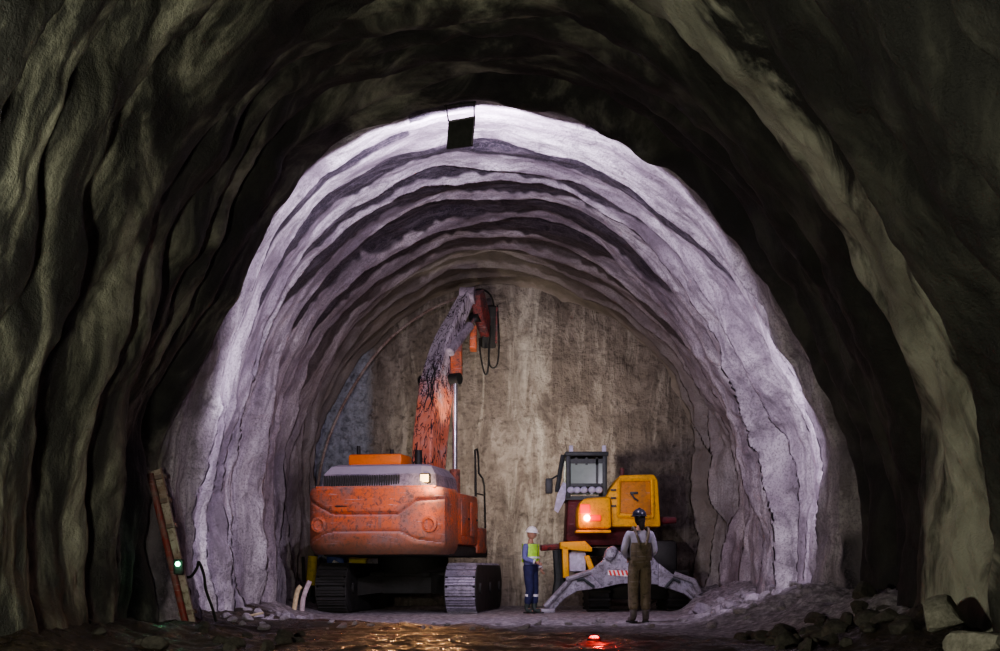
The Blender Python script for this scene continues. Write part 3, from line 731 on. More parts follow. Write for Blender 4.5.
# counterweight lobe with the rear lamps
m = MB(YM); m.prism(xz([(579, 503), (584, 498), (611, 496), (612, 529), (577, 529), (577, 510)], 32.45), 32.4, 33.6, 'xz', .09)
cwt = m.build('counterweight', YEL, YR)
MB(YM).prism(xz([(576, 530), (611, 530), (611, 533), (576, 533)], 32.45), 32.38, 33.4, 'xz', .02).build('bumper_plate', YEL, YR)
MB(YM).box(at(585, 509, 32.38), (.22, .06, .20), bev=.02).build('tail_lamp', glow('red tail lamp', (1.0, .03, .02), 1.2), cwt)
MB(YM).box(at(595, 518, 32.38), (.26, .06, .13), bev=.02).build('tail_lamp', glow('dim red tail lamp', (.9, .03, .01), .8), cwt)
MB(YM).ball(at(587, 518, 32.36), .07, (1, .5, 1)).build('tail_lamp', glow('lit tail lamp', (1.0, .45, .30), 22), cwt, label='brightly lit tail lamp')
# cab
m = MB(YM); Y1, Y2 = 33.2, 34.7
L, R_, T, Bz = at(566, 0, Y1)[0], at(607, 0, Y1)[0], at(0, 454, Y1)[2], at(0, 498, Y1)[2]
for x in (L + .05, R_ - .05):
    for y in (Y1, Y2): m.box((x, y, (T + Bz) / 2), (.10, .10, T - Bz), bev=.02)
m.box(((L + R_) / 2, (Y1 + Y2) / 2, T), (R_ - L + .06, Y2 - Y1 + .16, .10), bev=.03)
m.box(((L + R_) / 2, Y1, T - .16), (R_ - L, .06, .1)); m.box(((L + R_) / 2, Y1, Bz + .28), (R_ - L, .08, .08), bev=.01)
m.box(((L + R_) / 2, (Y1 + Y2) / 2, Bz), (R_ - L, Y2 - Y1, .08))
for k in range(1, 4): m.box((L + k * (R_ - L) / 4, Y1 - .01, T - .16), (.05, .05, .16))
m.box((R_ - .22, Y1 - .01, (T + Bz) / 2 + .1), (.05, .05, T - Bz - .4))
cb = m.build('cab', FRAME, YR)
MB(YM).box(((L + R_) / 2, Y1 + .01, (T + Bz) / 2 + .08), (R_ - L - .2, .02, T - Bz - .45)).build('window', GLASSM, cb, label='dusty rear cab window')
MB(YM).box((L + .03, (Y1 + Y2) / 2, (T + Bz) / 2), (.02, Y2 - Y1 - .2, T - Bz - .2)).build('window', GLASSM, cb)
MB(YM).box(((L + R_) / 2, Y2, (T + Bz) / 2), (R_ - L - .2, .02, T - Bz - .3)).build('window', GLASSM, cb)
m = MB(YM); m.box(((L + R_) / 2, 33.9, Bz + .35), (.5, .5, .15), bev=.04); m.box(((L + R_) / 2, 33.66, Bz + .62), (.5, .12, .5), bev=.04); m.build('seat', BLACK, cb)
for px in (571, 577, 584, 592, 599): MB(YM).ball(at(px, 490, 33.1), .085, (1, .6, .9)).build('lamp', PALE, cb)
for px in (571, 604): MB(YM).box(at(px, 449, 33.2), (.09, .09, .16), bev=.02).build('roof_lamp', PALE, cb)
m = MB(YM); m.tube([at(563, 455, 33.3), at(560, 472, 33.3), at(557, 492, 33.3)], .05, 8); m.tube([at(560, 474, 33.3), at(550, 480, 33.2)], .02, 6); m.build('mirror_arm', FRAME, YR)
MB(YM).box(at(549, 486, 33.2), (.16, .08, .34), bev=.03).build('mirror', FRAME, YR)
MB(YM).prism(xz([(563, 482), (567, 484), (565, 500), (558, 513), (554, 510), (557, 495)], 33.2), 33.18, 33.24, 'xz', .01).build('door_panel', PALE, YR, label='pale open door edge')
# lower body
m = MB(YM); m.prism(xz([(568, 498), (606, 498), (606, 527), (640, 527), (640, 545), (575, 546), (566, 540)], 33.3), 33.3, 35.0, 'xz', .04); m.build('lower_body', DKRED, YR)
m = MB(YM); m.cyl(at(612, 548, 34.0), at(612, 556, 34.0), .6, n=36); m.build('slewing_ring', BLACK, YR)
m = MB(YM); m.tube([at(654, 521, 33), at(676, 520, 33)], [.10, .07], 12); m.build('side_pipe', DKRED, YR)
m = MB(YM)
m.prism(xz([(560, 542), (585, 541), (592, 548), (592, 552), (560, 549)], 32.6), 32.5, 33.3, 'xz', .02)
m.prism(xz([(562, 547), (568, 547), (569, 578), (563, 578)], 32.6), 32.5, 33.1, 'xz', .02)
m.prism(xz([(584, 556), (589, 555), (596, 572), (590, 574)], 32.6), 32.5, 33.1, 'xz', .02)
m.build('side_frame', YEL, YR)
MB(YM).box(at(577, 562, 32.9), (.38, .4, .42), bev=.04).build('valve_box', PALE, YR)
m = MB(YM); m.box(at(662, 558, 33.4), (.58, 1.0, .78), bev=.1); m.build('fuel_tank', BLACK, YR)
for px in (596, 672):
    t_ = Matrix.Translation((at(px, 0, 33.7)[0] - YO.x, 0, 0))
    P_ = stadium(2.7, .85); mm = MB(t_); mm.prism(P_, -.22, .22, 'yz', .04)
    for (y, z, a) in along(P_, .16): mm.box((0, y + math.sin(a) * .02, z - math.cos(a) * .02), (.48, .05, .05), (a, 0, 0))
    mm.build('crawler_track', BLACK, YR)
m = MB(YM); m.box((at(634, 0, 33.7)[0], 33.7, .38), (1.3, 1.6, .45), bev=.05); m.build('car_body', BLACK, YR)
# front drilling arm beyond the cab (hidden behind it for the most part)
m = MB(YM); m.tube([(2.0, 34.8, 1.6), (1.7, 35.5, 1.9), (1.35, 36.5, 1.3)], [.2, .18, .14], 10); m.build('front_arm', DKRED, YR)
# red side bar and dark leg reaching to the left
m = MB(YM); m.tube([at(566, 546, 33.4), at(541, 548, 33.2)], .07, 8); m.build('side_bar', REDP, YR)
m = MB(YM); m.tube([at(557, 550, 33.2), at(560, 580, 33.2), at(556, 598, 33.1)], [.10, .13, .10], 8); m.build('side_leg', FRAME, YR)
# blade: centre plate, two splayed arms, feet
m = MB(YM)
m.prism(xz([(603, 560), (605, 551), (613, 546), (620, 552), (634, 552), (652, 556), (658, 563), (659, 585), (640, 583), (620, 584), (602, 588), (588, 572)], 31.8), 31.75, 31.95, 'xz', .025)
bl = m.build('blade_plate', GREYB, YR)
m = MB(YM); m.prism(xz([(604, 558), (606, 549), (613, 545), (618, 549), (616, 556), (610, 562)], 31.7), 31.6, 31.8, 'xz', .05); m.cyl(at(611, 553, 31.7), at(611, 553, 31.5), .10, n=16); m.build('hinge_lug', GREYB, bl)
WHT = plain('white paint', (.8, .78, .8), .5); RDM = plain('red marking', (.75, .06, .05), .5)
m = MB(YM); m.prism(xz([(608, 570), (633, 571), (633, 577), (608, 575)], 31.7), 31.73, 31.76, 'xz'); mk = m.build('marking_panel', WHT, bl, label='white panel with red slanted stripes')
m = MB(YM)
for k in range(6): m.prism(xz([(608.5 + 4.1 * k, 570.3), (610.6 + 4.1 * k, 570.4), (612.2 + 4.1 * k, 575.6), (610.2 + 4.1 * k, 575.4)], 31.7), 31.715, 31.735, 'xz')
m.build('stripe', RDM, mk)
for nm, arm, rib_, foot in (
    ('left', [(588, 571), (603, 588), (577, 591), (565, 598), (551, 613), (541, 614), (546, 606), (568, 583), (576, 577)], [(577, 580), (583, 579), (594, 587)], (545, 613)),
    ('right', [(658, 563), (672, 574), (690, 581), (697, 592), (711, 607), (702, 608), (684, 594), (670, 589), (658, 586)], [(665, 588), (673, 579), (680, 582)], (705, 607))):
    m = MB(YM); m.prism(xz(arm, 31.75), 31.62, 31.9, 'xz', .02); ar = m.build('blade_arm', GREYB, YR)
    m = MB(YM); m.tube([at(*p, 31.58) for p in rib_], .035, 6); m.build('stiffener', FRAME, ar)
    m = MB(YM)
    if nm == 'left': m.tube([at(570, 580, 31.6), at(545, 607, 31.5)], .06, 8); m.tube([at(590, 572, 31.6), at(566, 580, 31.55)], .06, 8)
    else: m.tube([at(674, 574, 31.6), at(694, 581, 31.55), at(700, 594, 31.5)], .06, 8); m.tube([at(688, 588, 31.6), at(708, 606, 31.5)], .07, 8)
    m.build('arm_ram', STEEL, ar)
    x, _, z = at(*foot, 31.7); MB(YM).box((x, 31.7, -.06), (.42, .5, .1), bev=.03).build('ground_pad', STEEL, ar)

# ------------------------------------------------------------------ equipment partly hidden behind the orange excavator
EQ = Vector((-4.1, 36.35, -.1)); EM = Matrix.Translation(-EQ)
BLU = plain('blue panel', (.05, .09, .32), .5)
er = thing('grouting_pump', 'yellow and blue pump unit half hidden behind the orange excavator tracks', 'machine', EQ)
MB(EM).box((-3.42, 36.45, .42), (2.0, .9, .5), bev=.05).build('skid_frame', DARK, er)
MB(EM).box((-4.2, 36.35, .95), (.42, .6, .55), bev=.04).build('blue_cabinet', BLU, er)
MB(EM).tube([(-4.25, 36.0, 1.0), (-4.0, 36.0, .86), (-3.8, 36.0, .95)], .05, 8).build('pipe_elbow', WHT, er)
MB(EM).box((-3.68, 36.35, 1.05), (.42, .5, .42), bev=.04).build('motor_cover', painted('pump yellow', (.75, .62, .03), amount=.2, top_dust=.1), er)
MB(EM).ball((-3.1, 36.35, .92), .36, (1.2, .8, .8), lump=.8, seed=3).build('hopper', STEEL, er)
jk = thing('hydraulic_jack', 'yellow upright hydraulic cylinder at left rear corner of the orange excavator', 'jack', (-4.60, 34.4, -.1))
JY = painted('jack yellow', (.78, .58, .03), amount=.25, top_dust=.1)
MB().tube([(.03, 0, .55), (.08, 0, 1.22)], .11, 14).build('cylinder_barrel', JY, jk)
MB().tube([(.03, 0, .55), (0, 0, .3)], .06, 12).build('cylinder_rod', BLACK, jk)
MB().tube([(-.12, -.05, .62), (-.14, -.05, 1.2)], .035, 8).build('side_pipe', BLACK, jk)
MB().box((0, 0, .15), (.24, .3, .3), bev=.03).build('foot', BLACK, jk)
# ------------------------------------------------------------------ hoses, board, bars, arch, lamps
CREAM = plain('cream plastic pipe', (.78, .66, .42), .5); PINKP = plain('pinkish pipe', (.7, .58, .62), .5)
for (pts, mt, lb) in (
    ([(294, 611), (296, 598), (298, 590), (301, 586)], CREAM, 'short cream pipe bent to the right, standing left of the excavator tracks'),
    ([(302, 612), (303, 600), (306, 590), (310, 581)], PINKP, 'slim pale pipe standing closest to the excavator tracks, leaning right')):
    o = MB().tube(spine([at(a, b, 30.2) for a, b in pts], 5), .05, 10).build('grout_pipe', mt)
    tag(o, lb, 'pipe', 'pipes standing left of the tracks')
b0 = at(460, 133, 22.25)
bd = thing('hanging_board', 'dark square board hung on wires below the lit edge of tunnel crown', 'board', b0)
m = MB(); m.prism([(-.20, -.24), (.19, -.19), (.23, .24), (-.17, .17)], -.03, .03, 'xz', .008); m.build('panel', plain('dark weathered board', (.05, .052, .05), .8), bd)
m = MB(); m.tube([(-.17, 0, .17), (-.21, 0, .42)], .012, 6); m.tube([(.21, 0, .22), (.21, 0, .44)], .012, 6); m.tube([(-.24, 0, .40), (.24, 0, .46)], .012, 6); m.build('wire', BLACK, bd)
m = MB(); m.tube([(-.16, -.035, .16), (.22, -.035, .23)], .014, 6); m.tube([(.22, -.035, .23), (.18, -.035, -.18)], .014, 6); m.build('rim', STEEL, bd)
# leaning bars on the left
lb = thing('steel_channel', 'pale rusty steel channel with dull red pipe, leaning on the left wall', 'beam', at(191, 629, 21.7))
bm_ = Matrix.Translation(-Vector(at(191, 629, 21.7)))
RUST = painted('rusty pale steel', (.46, .38, .34), (.20, .10, .07), .6, .6, top_dust=.3)
a_, b_ = Vector(at(156, 470, 21.9)), Vector(at(191, 629, 21.7)); d_ = (b_ - a_).normalized(); s1 = Vector((1, 0, 0)); s1 = (s1 - d_ * s1.dot(d_)).normalized(); s2 = d_.cross(s1)
m = MB(bm_)
def strip(mb, a, b, u, v, w, t, off):
    o = a + u * off[0] + v * off[1]; p = b + u * off[0] + v * off[1]
    ring = lambda c: [tuple(c + u * x + v * y) for x, y in ((-w / 2, -t / 2), (w / 2, -t / 2), (w / 2, t / 2), (-w / 2, t / 2))]
    mb.loft([ring(o), ring(p)])
strip(m, a_, b_, s1, s2, .18, .02, (0, 0)); strip(m, a_, b_, s1, s2, .02, .10, (-.09, .05)); strip(m, a_, b_, s1, s2, .02, .10, (.09, .05))
m.build('channel', RUST, lb)
for t in (.05, .2, .36, .9):
    c = a_.lerp(b_, t); m = MB(bm_); strip(m, c - d_ * .03, c + d_ * .03, s1, s2, .24, .16, (0, 0)); m.build('clamp', painted('clamp steel', (.2, .12, .10), top_dust=0), lb)
MB(bm_).tube([at(150, 474, 21.8), at(186, 626, 21.6)], .05, 10).build('side_pipe', painted('dull red pipe', (.26, .04, .035), amount=.5, top_dust=0), lb, label='dull red pipe clamped along the channel')
gl = thing('indicator_lamp', 'small lamp glowing green, strapped to the leaning steel channel', 'lamp', at(178, 564, 21.4))
MB().box((0, .05, -.04), (.14, .1, .22), bev=.02).build('housing', BLACK, gl)
MB().ball((0, -.02, .0), .035).build('lens', glow('green lamp lens', (.25, 1.0, .55), 14), gl, label='glowing green lens')
lamp('POINT', 'green lamp light', at(178, 564, 21.2), 1.2, (.3, 1, .55), shadow_soft_size=.03)
for pts, lbl in (([(180, 575), (190, 577), (197, 568), (199, 562), (204, 575), (206, 590), (213, 610), (216, 622)], 'black cable looping from green lamp down to the rubble'),
            ([(182, 582), (190, 592), (186, 608), (196, 625)], 'short black cable hanging closest to the leaning channel')):
    tag(MB().tube(spine([at(a, b, 22.3) for a, b in pts], 5), .022, 6).build('power_cable', BLACK), lbl, 'cable')
# steel arch at the face
i0, i1 = int(NS * .13), int(NS * .47)
pts = [(prB[i, 0] * .955, 36.75, prB[i, 1] * .965) for i in range(i0, i1, 12)]
tag(MB().tube(pts, .035, 8).build('steel_arch', RUST), 'thin curved steel rib following the left edge of rock face', 'arch')
# plank on the ground
x, y, z = at(254, 619, 24.2); zz = fh(x, y)
tag(MB(Matrix.Translation((x, y, zz + .05)) @ Euler((0, -.2, .35)).to_matrix().to_4x4()).box((0, 0, 0), (.30, .09, .035), bev=.006).build('plank', plain('raw timber', (.62, .5, .36), .8)), 'short pale timber offcut lying on the ground near left rubble', 'plank')
# red puck and light added in place of a red reflection on wet ground
x, y = at(594, 0, 18.8)[0], 18.8; zz = fh(x, y)
wl = thing('red_gleam_puck', 'added red glowing puck in place of a gleam on wet mud in foreground', 'lamp', (x, y, zz))
MB().loft([[(r_ * math.cos(2 * PI * k / 16), r_ * math.sin(2 * PI * k / 16), h_) for k in range(16)] for r_, h_ in ((.09, 0), (.09, .03), (.06, .04))]).build('base', BLACK, wl)
MB().ball((0, 0, .04), .05, (1.3, 1, .7)).build('lens', glow('added red dome', (1.0, .015, .01), 2.5), wl, label='glowing added red dome')
lamp('POINT', 'red gleam light', (x + .05, y - .15, zz + .16), 12, (1, .05, .03), shadow_soft_size=.04)  # added with the puck to redden the mud around it
lamp('POINT', 'tail lamp light', at(587, 518, 32.1), 5, (1, .2, .12), shadow_soft_size=.05)
lamp('POINT', 'hood lamp light', at(437, 480, 29.7), 22, (1, .72, .4), shadow_soft_size=.05)
lamp('SPOT', 'warm ground light', (-1.6, 26.5, 2.0), 190, (1, .5, .2), (-1.8, 20.8, 0), spot_size=math.radians(50), spot_blend=.9, shadow_soft_size=.1)

# ------------------------------------------------------------------ rocks
def rock_mesh(seed, sub=3):
    bm = bmesh.new(); bmesh.ops.create_icosphere(bm, subdivisions=sub, radius=1)
    rnd = random.Random(seed); sc = (rnd.uniform(.8, 1.25), rnd.uniform(.7, 1.1), rnd.uniform(.55, .85))
    pl = [(Vector((rnd.gauss(0, 1), rnd.gauss(0, 1), rnd.gauss(0, 1))).normalized(), rnd.uniform(.5, .85)) for _ in range(11)]
    for v in bm.verts:
        for d, h in pl:
            q = v.co.dot(d)
            if q > h: v.co -= d * (q - h) * .95
    for v in bm.verts: v.co = Vector((v.co.x * sc[0], v.co.y * sc[1], v.co.z * sc[2])) * 1.15
    me = bpy.data.meshes.new('rock'); bm.to_mesh(me); bm.free()
    me.polygons.foreach_set('use_smooth', [True] * len(me.polygons)); me.set_sharp_from_angle(angle=math.radians(25))
    return me
def rock_mat(name, a, b):
    m, nt, bs = new_mat(name); v = coord(nt); n = noise(nt, v, 2.5, 6, .7)
    nt.links.new(ramp(nt, n, [(.3, a), (.7, b)]), bs.inputs['Base Color']); bs.inputs['Roughness'].default_value = .8
    bump(nt, bs, noise(nt, v, 6, 6, .75), .6, .08); return m
RL = rock_mat('pale broken rock', (.22, .20, .22), (.55, .5, .55)); RD = rock_mat('dark broken rock', (.03, .028, .024), (.12, .11, .095)); RO = rock_mat('olive boulder', (.13, .125, .10), (.36, .35, .30))
RM = [rock_mesh(50 + k) for k in range(6)]
def rock(x, y, r, mat_, label, group, k, z=None, name='rock'):
    me = RM[k % 6]; key = me.name.split('.')[0] + mat_.name
    if key + str(k % 6) not in bpy.data.meshes:
        c = me.copy(); c.name = key + str(k % 6); c.materials.append(mat_)
    o = bpy.data.objects.new(name, bpy.data.meshes[key + str(k % 6)]); COL.objects.link(o)
    o.location = (x, y, (fh(x, y) if z is None else z) + r * .22); o.scale = (r, r, r); rr = random.Random(k * 7 + 1)
    o.rotation_euler = (rr.uniform(-.4, .4), rr.uniform(-.4, .4), rr.uniform(0, 6.28))
    tag(o, label, 'rock', group); return o
PLACED = [(at(943, 0, 15.6)[0], 15.6, .3), (at(978, 0, 14.0)[0], 14.0, .45), (at(254, 0, 24.2)[0], 24.2, .22), (2.05, 23.7, .4)]
def wall_gap(x, y):
    i = int(np.argmin(np.abs(Ys - y))); sl = slice(max(0, i - 8), i + 9); n = NS // 10
    return min(x - XW[sl, :n].max(), XW[sl, -n:].min() - x)
rnd = random.Random(77)
def scatter(n, xr, yr, rr, mat_, label, group, s0):
    for k in range(n):
        for _ in range(60):
            x, y = rnd.uniform(*xr), rnd.uniform(*yr); r = rnd.uniform(*rr)
            if all(math.hypot(x - a, y - b) > (r + c) * 1.25 for a, b, c in PLACED) and wall_gap(x, y) > r * 1.5: break
        else: continue
        PLACED.append((x, y, r))
        rock(x, y, r, mat_, label, group, s0 + k)
scatter(46, (3.5, 4.75), (22.5, 29.5), (.05, .17), RL, 'pale broken stone in the muck along foot of lit right wall', 'stones at the foot of the lit right wall', 0)
scatter(34, (-4.6, -3.6), (22.6, 28.5), (.04, .12), RL, 'small pale stone at foot of lit left wall beside the excavator', 'stones at the foot of the lit left wall', 100)
scatter(34, (-3.2, 3.4), (22.6, 24.6), (.03, .09), RL, 'small grey stone on the low muck ridge before the machines', 'stones on the muck ridge', 200)
scatter(42, (2.9, 4.7), (16.2, 20.2), (.07, .22), RD, 'dark stone in the unlit rubble bank at lower right', 'stones of the dark right rubble bank', 300)
scatter(18, (-4.6, -2.6), (16.5, 20.5), (.05, .14), RD, 'dark stone in the unlit bank at lower left', 'stones of the dark left bank', 400)
for (px, py, Y, r, lb_, k) in ((943, 613, 15.6, .24, 'pale angular boulder against the right wall, upper of the pair', 3), (978, 642, 14.0, .27, 'large rounded olive boulder at bottom right corner of the photo', 4)):
    x, _, z = at(px, py, Y); rock(x, Y, r, RO, lb_, None, k, z - r * .3, 'boulder')
# ------------------------------------------------------------------ people
def skin_lists(chains, sub=2):
    """chains: list of [(point, radius), ...]; the first point of a later chain may name a point already used"""
    key = {}; vs = []; rs = []; es = []
    def vid(p, r):
        k = tuple(round(c, 4) for c in p)
        if k not in key: key[k] = len(vs); vs.append(p); rs.append(r)
        return key[k]
    for ch in chains:
        ids = [vid(p, r) for p, r in ch]
        es += [(a, b) for a, b in zip(ids[:-1], ids[1:])]
    me = bpy.data.meshes.new('tmp'); me.from_pydata(vs, es, []); o = bpy.data.objects.new('tmp', me); COL.objects.link(o)
    sk = o.modifiers.new('s', 'SKIN'); sk.use_smooth_shade = True; sk.branch_smoothing = .6
    for i, d in enumerate(me.skin_vertices[0].data):
        r = rs[i]; d.radius = r if isinstance(r, tuple) else (r, r); d.use_root = (i == 0)
    ss = o.modifiers.new('u', 'SUBSURF'); ss.levels = sub; ss.render_levels = sub
    dg = bpy.context.evaluated_depsgraph_get(); ev = o.evaluated_get(dg); em = bpy.data.meshes.new_from_object(ev)
    V = [v.co[:] for v in em.vertices]; F = [list(p.vertices) for p in em.polygons]
    bpy.data.objects.remove(o); bpy.data.meshes.remove(me); bpy.data.meshes.remove(em)
    return V, F
def hand(mb, wrist, d, up, side, s=1.0, curl=.6):
    """palm and five bent fingers; d along the hand, up = back of the hand, side = thumb side"""
    w = Vector(wrist); d = Vector(d).normalized(); side = Vector(side); side = (side - d * side.dot(d)).normalized(); up = d.cross(side)
    if up.dot(Vector((0, 0, 0))) : pass
    V, F = skin_lists([[(tuple(w), .026), (tuple(w + d * .045), (.034)), (tuple(w + d * .085), .034)]], 1)
    mb.add(V, F)
    for k, (o_, L) in enumerate(((.030, .070), (.010, .080), (-.010, .075), (-.030, .058))):
        p = w + d * .075 + side * o_; a = curl * .5; ch = [(tuple(p), .0105)]
        for j, f in enumerate((.42, .32, .26)):
            v = d * math.cos(a) - up * math.sin(a); p = p + v * L * f; ch.append((tuple(p), .0095 - .001 * j)); a += curl * .7
        mb.add(*skin_lists([ch], 1))
    p = w + d * .02 + side * .026; v = (d * .6 + side * .8).normalized(); q = p + v * .035; r_ = q + (d * .9 + side * .15 - up * .3).normalized() * .03
    mb.add(*skin_lists([[(tuple(p), .013), (tuple(q), .011), (tuple(r_), .009)]], 1))
def head(mb, c, yaw=0, pitch=0, s=1.0):
    """head facing +Y before yaw; c = centre of the skull"""
    M = Matrix.Translation(c) @ Matrix.Rotation(yaw, 4, 'Z') @ Matrix.Rotation(pitch, 4, 'X')
    bm = bmesh.new(); bmesh.ops.create_uvsphere(bm, u_segments=28, v_segments=20, radius=1)
    for v in bm.verts:
        x, y, z = v.co; t = max(0, -z)
        v.co = Vector((x * .076 * (1 - .28 * t), y * .096 * (1 - .12 * t) + (.012 * t if y > 0 else -.0) , z * .118))
        if y > .55 and abs(x) < .28 and -.35 < z < .05: v.co.y += .022 * (1 - abs(x) / .28) * (1 - (z + .05) / -.35 * 0) * (.4 + .6 * min(1, max(0, (.05 - z) / .3)))   # nose
        if y > .5 and .08 < abs(x) < .5 and .0 < z < .28: v.co.y -= .007                                              # eye sockets
        if y > .6 and abs(x) < .35 and -.62 < z < -.48: v.co.y -= .004                                               # mouth
    mb.from_bm(bm, M)
    for s_ in (-1, 1):
        b2 = bmesh.new(); bmesh.ops.create_uvsphere(b2, u_segments=10, v_segments=8, radius=1)
        for v in b2.verts: v.co = Vector((v.co.x * .010 + s_ * .078, v.co.y * .018 - .005, v.co.z * .03 - .01))
        mb.from_bm(b2, M)
    return M
def face_parts(root, M):
    for s_ in (-1, 1): MB(M).ball((s_ * .031, .082, .012), .011).build('eye', plain('eye', (.08, .06, .05), .3, bumpy=0), root)
    MB(M).tube([(-.022, .093, -.062), (0, .098, -.064), (.022, .093, -.062)], .005, 6).build('mouth', plain('lips', (.35, .13, .11), .5, bumpy=0), root)
def helmet(root, M, mat_):
    bm = bmesh.new(); bmesh.ops.create_uvsphere(bm, u_segments=32, v_segments=16, radius=1)
    bmesh.ops.delete(bm, geom=[v for v in bm.verts if v.co.z < -.05], context='VERTS')
    for v in bm.verts: v.co = Vector((v.co.x * .108, v.co.y * .13, v.co.z * .115 + .035))
    bmesh.ops.solidify(bm, geom=bm.faces[:], thickness=.004)
    mb = MB(M); mb.from_bm(bm)
    ring = lambda e, h: [((.108 + e) * math.cos(t), (.13 + e * (2.2 if math.sin(t) > 0 else 1)) * math.sin(t), h) for t in [2 * PI * k / 32 for k in range(32)]]
    mb.loft([ring(0, .038), ring(.016, .028), ring(.016, .022), ring(-.004, .03)], caps=False)
    mb.tube([(0, .11, .075), (0, .07, .13), (0, 0, .155), (0, -.07, .13), (0, -.11, .075)], .010, 8)
    return mb.build('helmet', mat_, root)

SKINM = plain('skin', (.42, .24, .17), .55, var=.12)
def person(label, loc, rz, J, mats, hs=1.0, face_yaw=0, face_pitch=0, helm=None):
    root = thing('person', label, 'person', loc, rz)
    A = lambda *ks: [(J[k], R0[k]) for k in ks]
    R0 = dict(pel=(.15, .11), spi=(.135, .10), che=(.165, .115), nk=.058, hb=.062, shL=.062, elL=.045, wrL=.030, shR=.062, elR=.045, wrR=.030,
              hiL=.088, knL=.058, anL=.042, toL=.035, hiR=.088, knR=.058, anR=.042, toR=.035)
    body = MB()
    body.add(*skin_lists([A('pel', 'spi', 'che', 'nk', 'hb'), A('che', 'shL', 'elL', 'wrL'), A('che', 'shR', 'elR', 'wrR'), A('pel', 'hiL', 'knL', 'anL', 'toL'), A('pel', 'hiR', 'knR', 'anR', 'toR')]))
    hM = head(body, Vector(J['hb']) + Vector((0, .02, .10)), face_yaw, face_pitch)
    for s_ in 'LR':
        w = Vector(J['wr' + s_]); d = w - Vector(J['el' + s_]); hand(body, w, d, None, J['th' + s_])
    body.build('body', mats['skin'], root, 60)
    face_parts(root, hM)
    def grow(keys, e, sub=2): return [[(J[k], tuple(c + e for c in R0[k]) if isinstance(R0[k], tuple) else R0[k] + e) for k in ks] for ks in keys]
    lerp = lambda a, b, t: tuple(Vector(J[a]).lerp(Vector(J[b]), t))
    # trousers
    tr = [[(J['pel'], (.205, .160)), (lerp('pel', 'spi', .95), (.190, .150))]]
    for s_ in 'LR': tr.append([(J['pel'], (.205, .160)), (J['hi' + s_], .122), (lerp('hi' + s_, 'kn' + s_, .5), .106), (J['kn' + s_], .090), (lerp('kn' + s_, 'an' + s_, .5), .088), (lerp('kn' + s_, 'an' + s_, .8), .082)])
    m = MB(); m.add(*skin_lists(tr)); m.build('trousers', mats['trousers'], root, 60)
    # jacket
    jk_ = [[(lerp('pel', 'spi', -.25), (.215, .168)), (J['spi'], (.195, .152)), (J['che'], (.195, .140)), (lerp('che', 'nk', .75), .085)]]
    for s_ in 'LR': jk_.append([(J['che'], (.195, .140)), (J['sh' + s_], .082), (lerp('sh' + s_, 'el' + s_, .5), .068), (J['el' + s_], .060), (lerp('el' + s_, 'wr' + s_, .5), .052), (lerp('el' + s_, 'wr' + s_, .9), .045)])
    m = MB(); m.add(*skin_lists(jk_)); m.build('jacket', mats['jacket'], root, 60)
    for s_ in 'LR':
        a, t = Vector(J['an' + s_]), Vector(J['to' + s_])
        m = MB(); m.add(*skin_lists([[(lerp('kn' + s_, 'an' + s_, .62), .070), (tuple(a + Vector((0, 0, .02))), .058), (tuple(a.lerp(t, .25) + Vector((0, 0, -.025))), .055), (tuple(t + Vector((0, 0, .008))), .048)]]))
        b_ = m.build('boot', mats['boots'], root, 60)
        dd = (t - a); dd.z = 0; L_ = dd.length; yaw = math.atan2(-dd.x, dd.y)
        MB(Matrix.Translation((a.x, a.y, 0)) @ Matrix.Rotation(yaw, 4, 'Z')).prism([(-.045, -.06), (.045, -.06), (.052, L_ * .7), (.04, L_ + .05), (0, L_ + .065), (-.04, L_ + .05), (-.052, L_ * .7)], 0, .028, 'xy', .006).build('sole', BLACK, b_)
    helmet(root, hM, mats['helmet'])
    return root, hM
def joints(**kw):
    J = dict(pel=(0, 0, .95), spi=(0, .005, 1.12), che=(0, 0, 1.34), nk=(0, 0, 1.49), hb=(0, .005, 1.555),
             shR=(.185, 0, 1.42), elR=(.24, -.03, 1.14), wrR=(.23, .07, .90), shL=(-.185, 0, 1.42), elL=(-.24, -.03, 1.14), wrL=(-.23, .07, .90),
             hiR=(.095, 0, .88), knR=(.11, .02, .49), anR=(.115, -.02, .09), toR=(.13, .14, .04), hiL=(-.095, 0, .88), knL=(-.11, .02, .49), anL=(-.115, -.02, .09), toL=(-.13, .14, .04),
             thR=(-.6, .8, 0), thL=(.6, .8, 0)); J.update(kw); return J
HV = plain('high visibility vest', (.45, .85, .08), .6); HVt = plain('reflective tape', (.75, .75, .8), .35)
BLUJ = plain('blue work jacket', (.15, .155, .36), .8, scale=5); NAVY = plain('navy trousers', (.022, .025, .085), .85); WHH = plain('white helmet', (.85, .83, .85), .4, bumpy=0)
BOOTD = plain('dark green boots', (.04, .055, .05), .6)
x, y = .43, 31.2
J1 = joints(elR=(.25, .02, 1.14), wrR=(.16, .24, 1.06), elL=(-.25, -.03, 1.15), wrL=(-.20, .12, .92), knR=(.10, .05, .49), anR=(.10, -.03, .09), anL=(-.10, .02, .09), toL=(-.12, .18, .04))
p1, hM = person('standing person in white helmet, blue jacket and green vest beside the yellow machine', (x, y, fh(x, y)), -math.radians(125), J1,
       dict(skin=SKINM, trousers=NAVY, jacket=BLUJ, boots=BOOTD, helmet=WHH), face_yaw=.25, face_pitch=-.1)
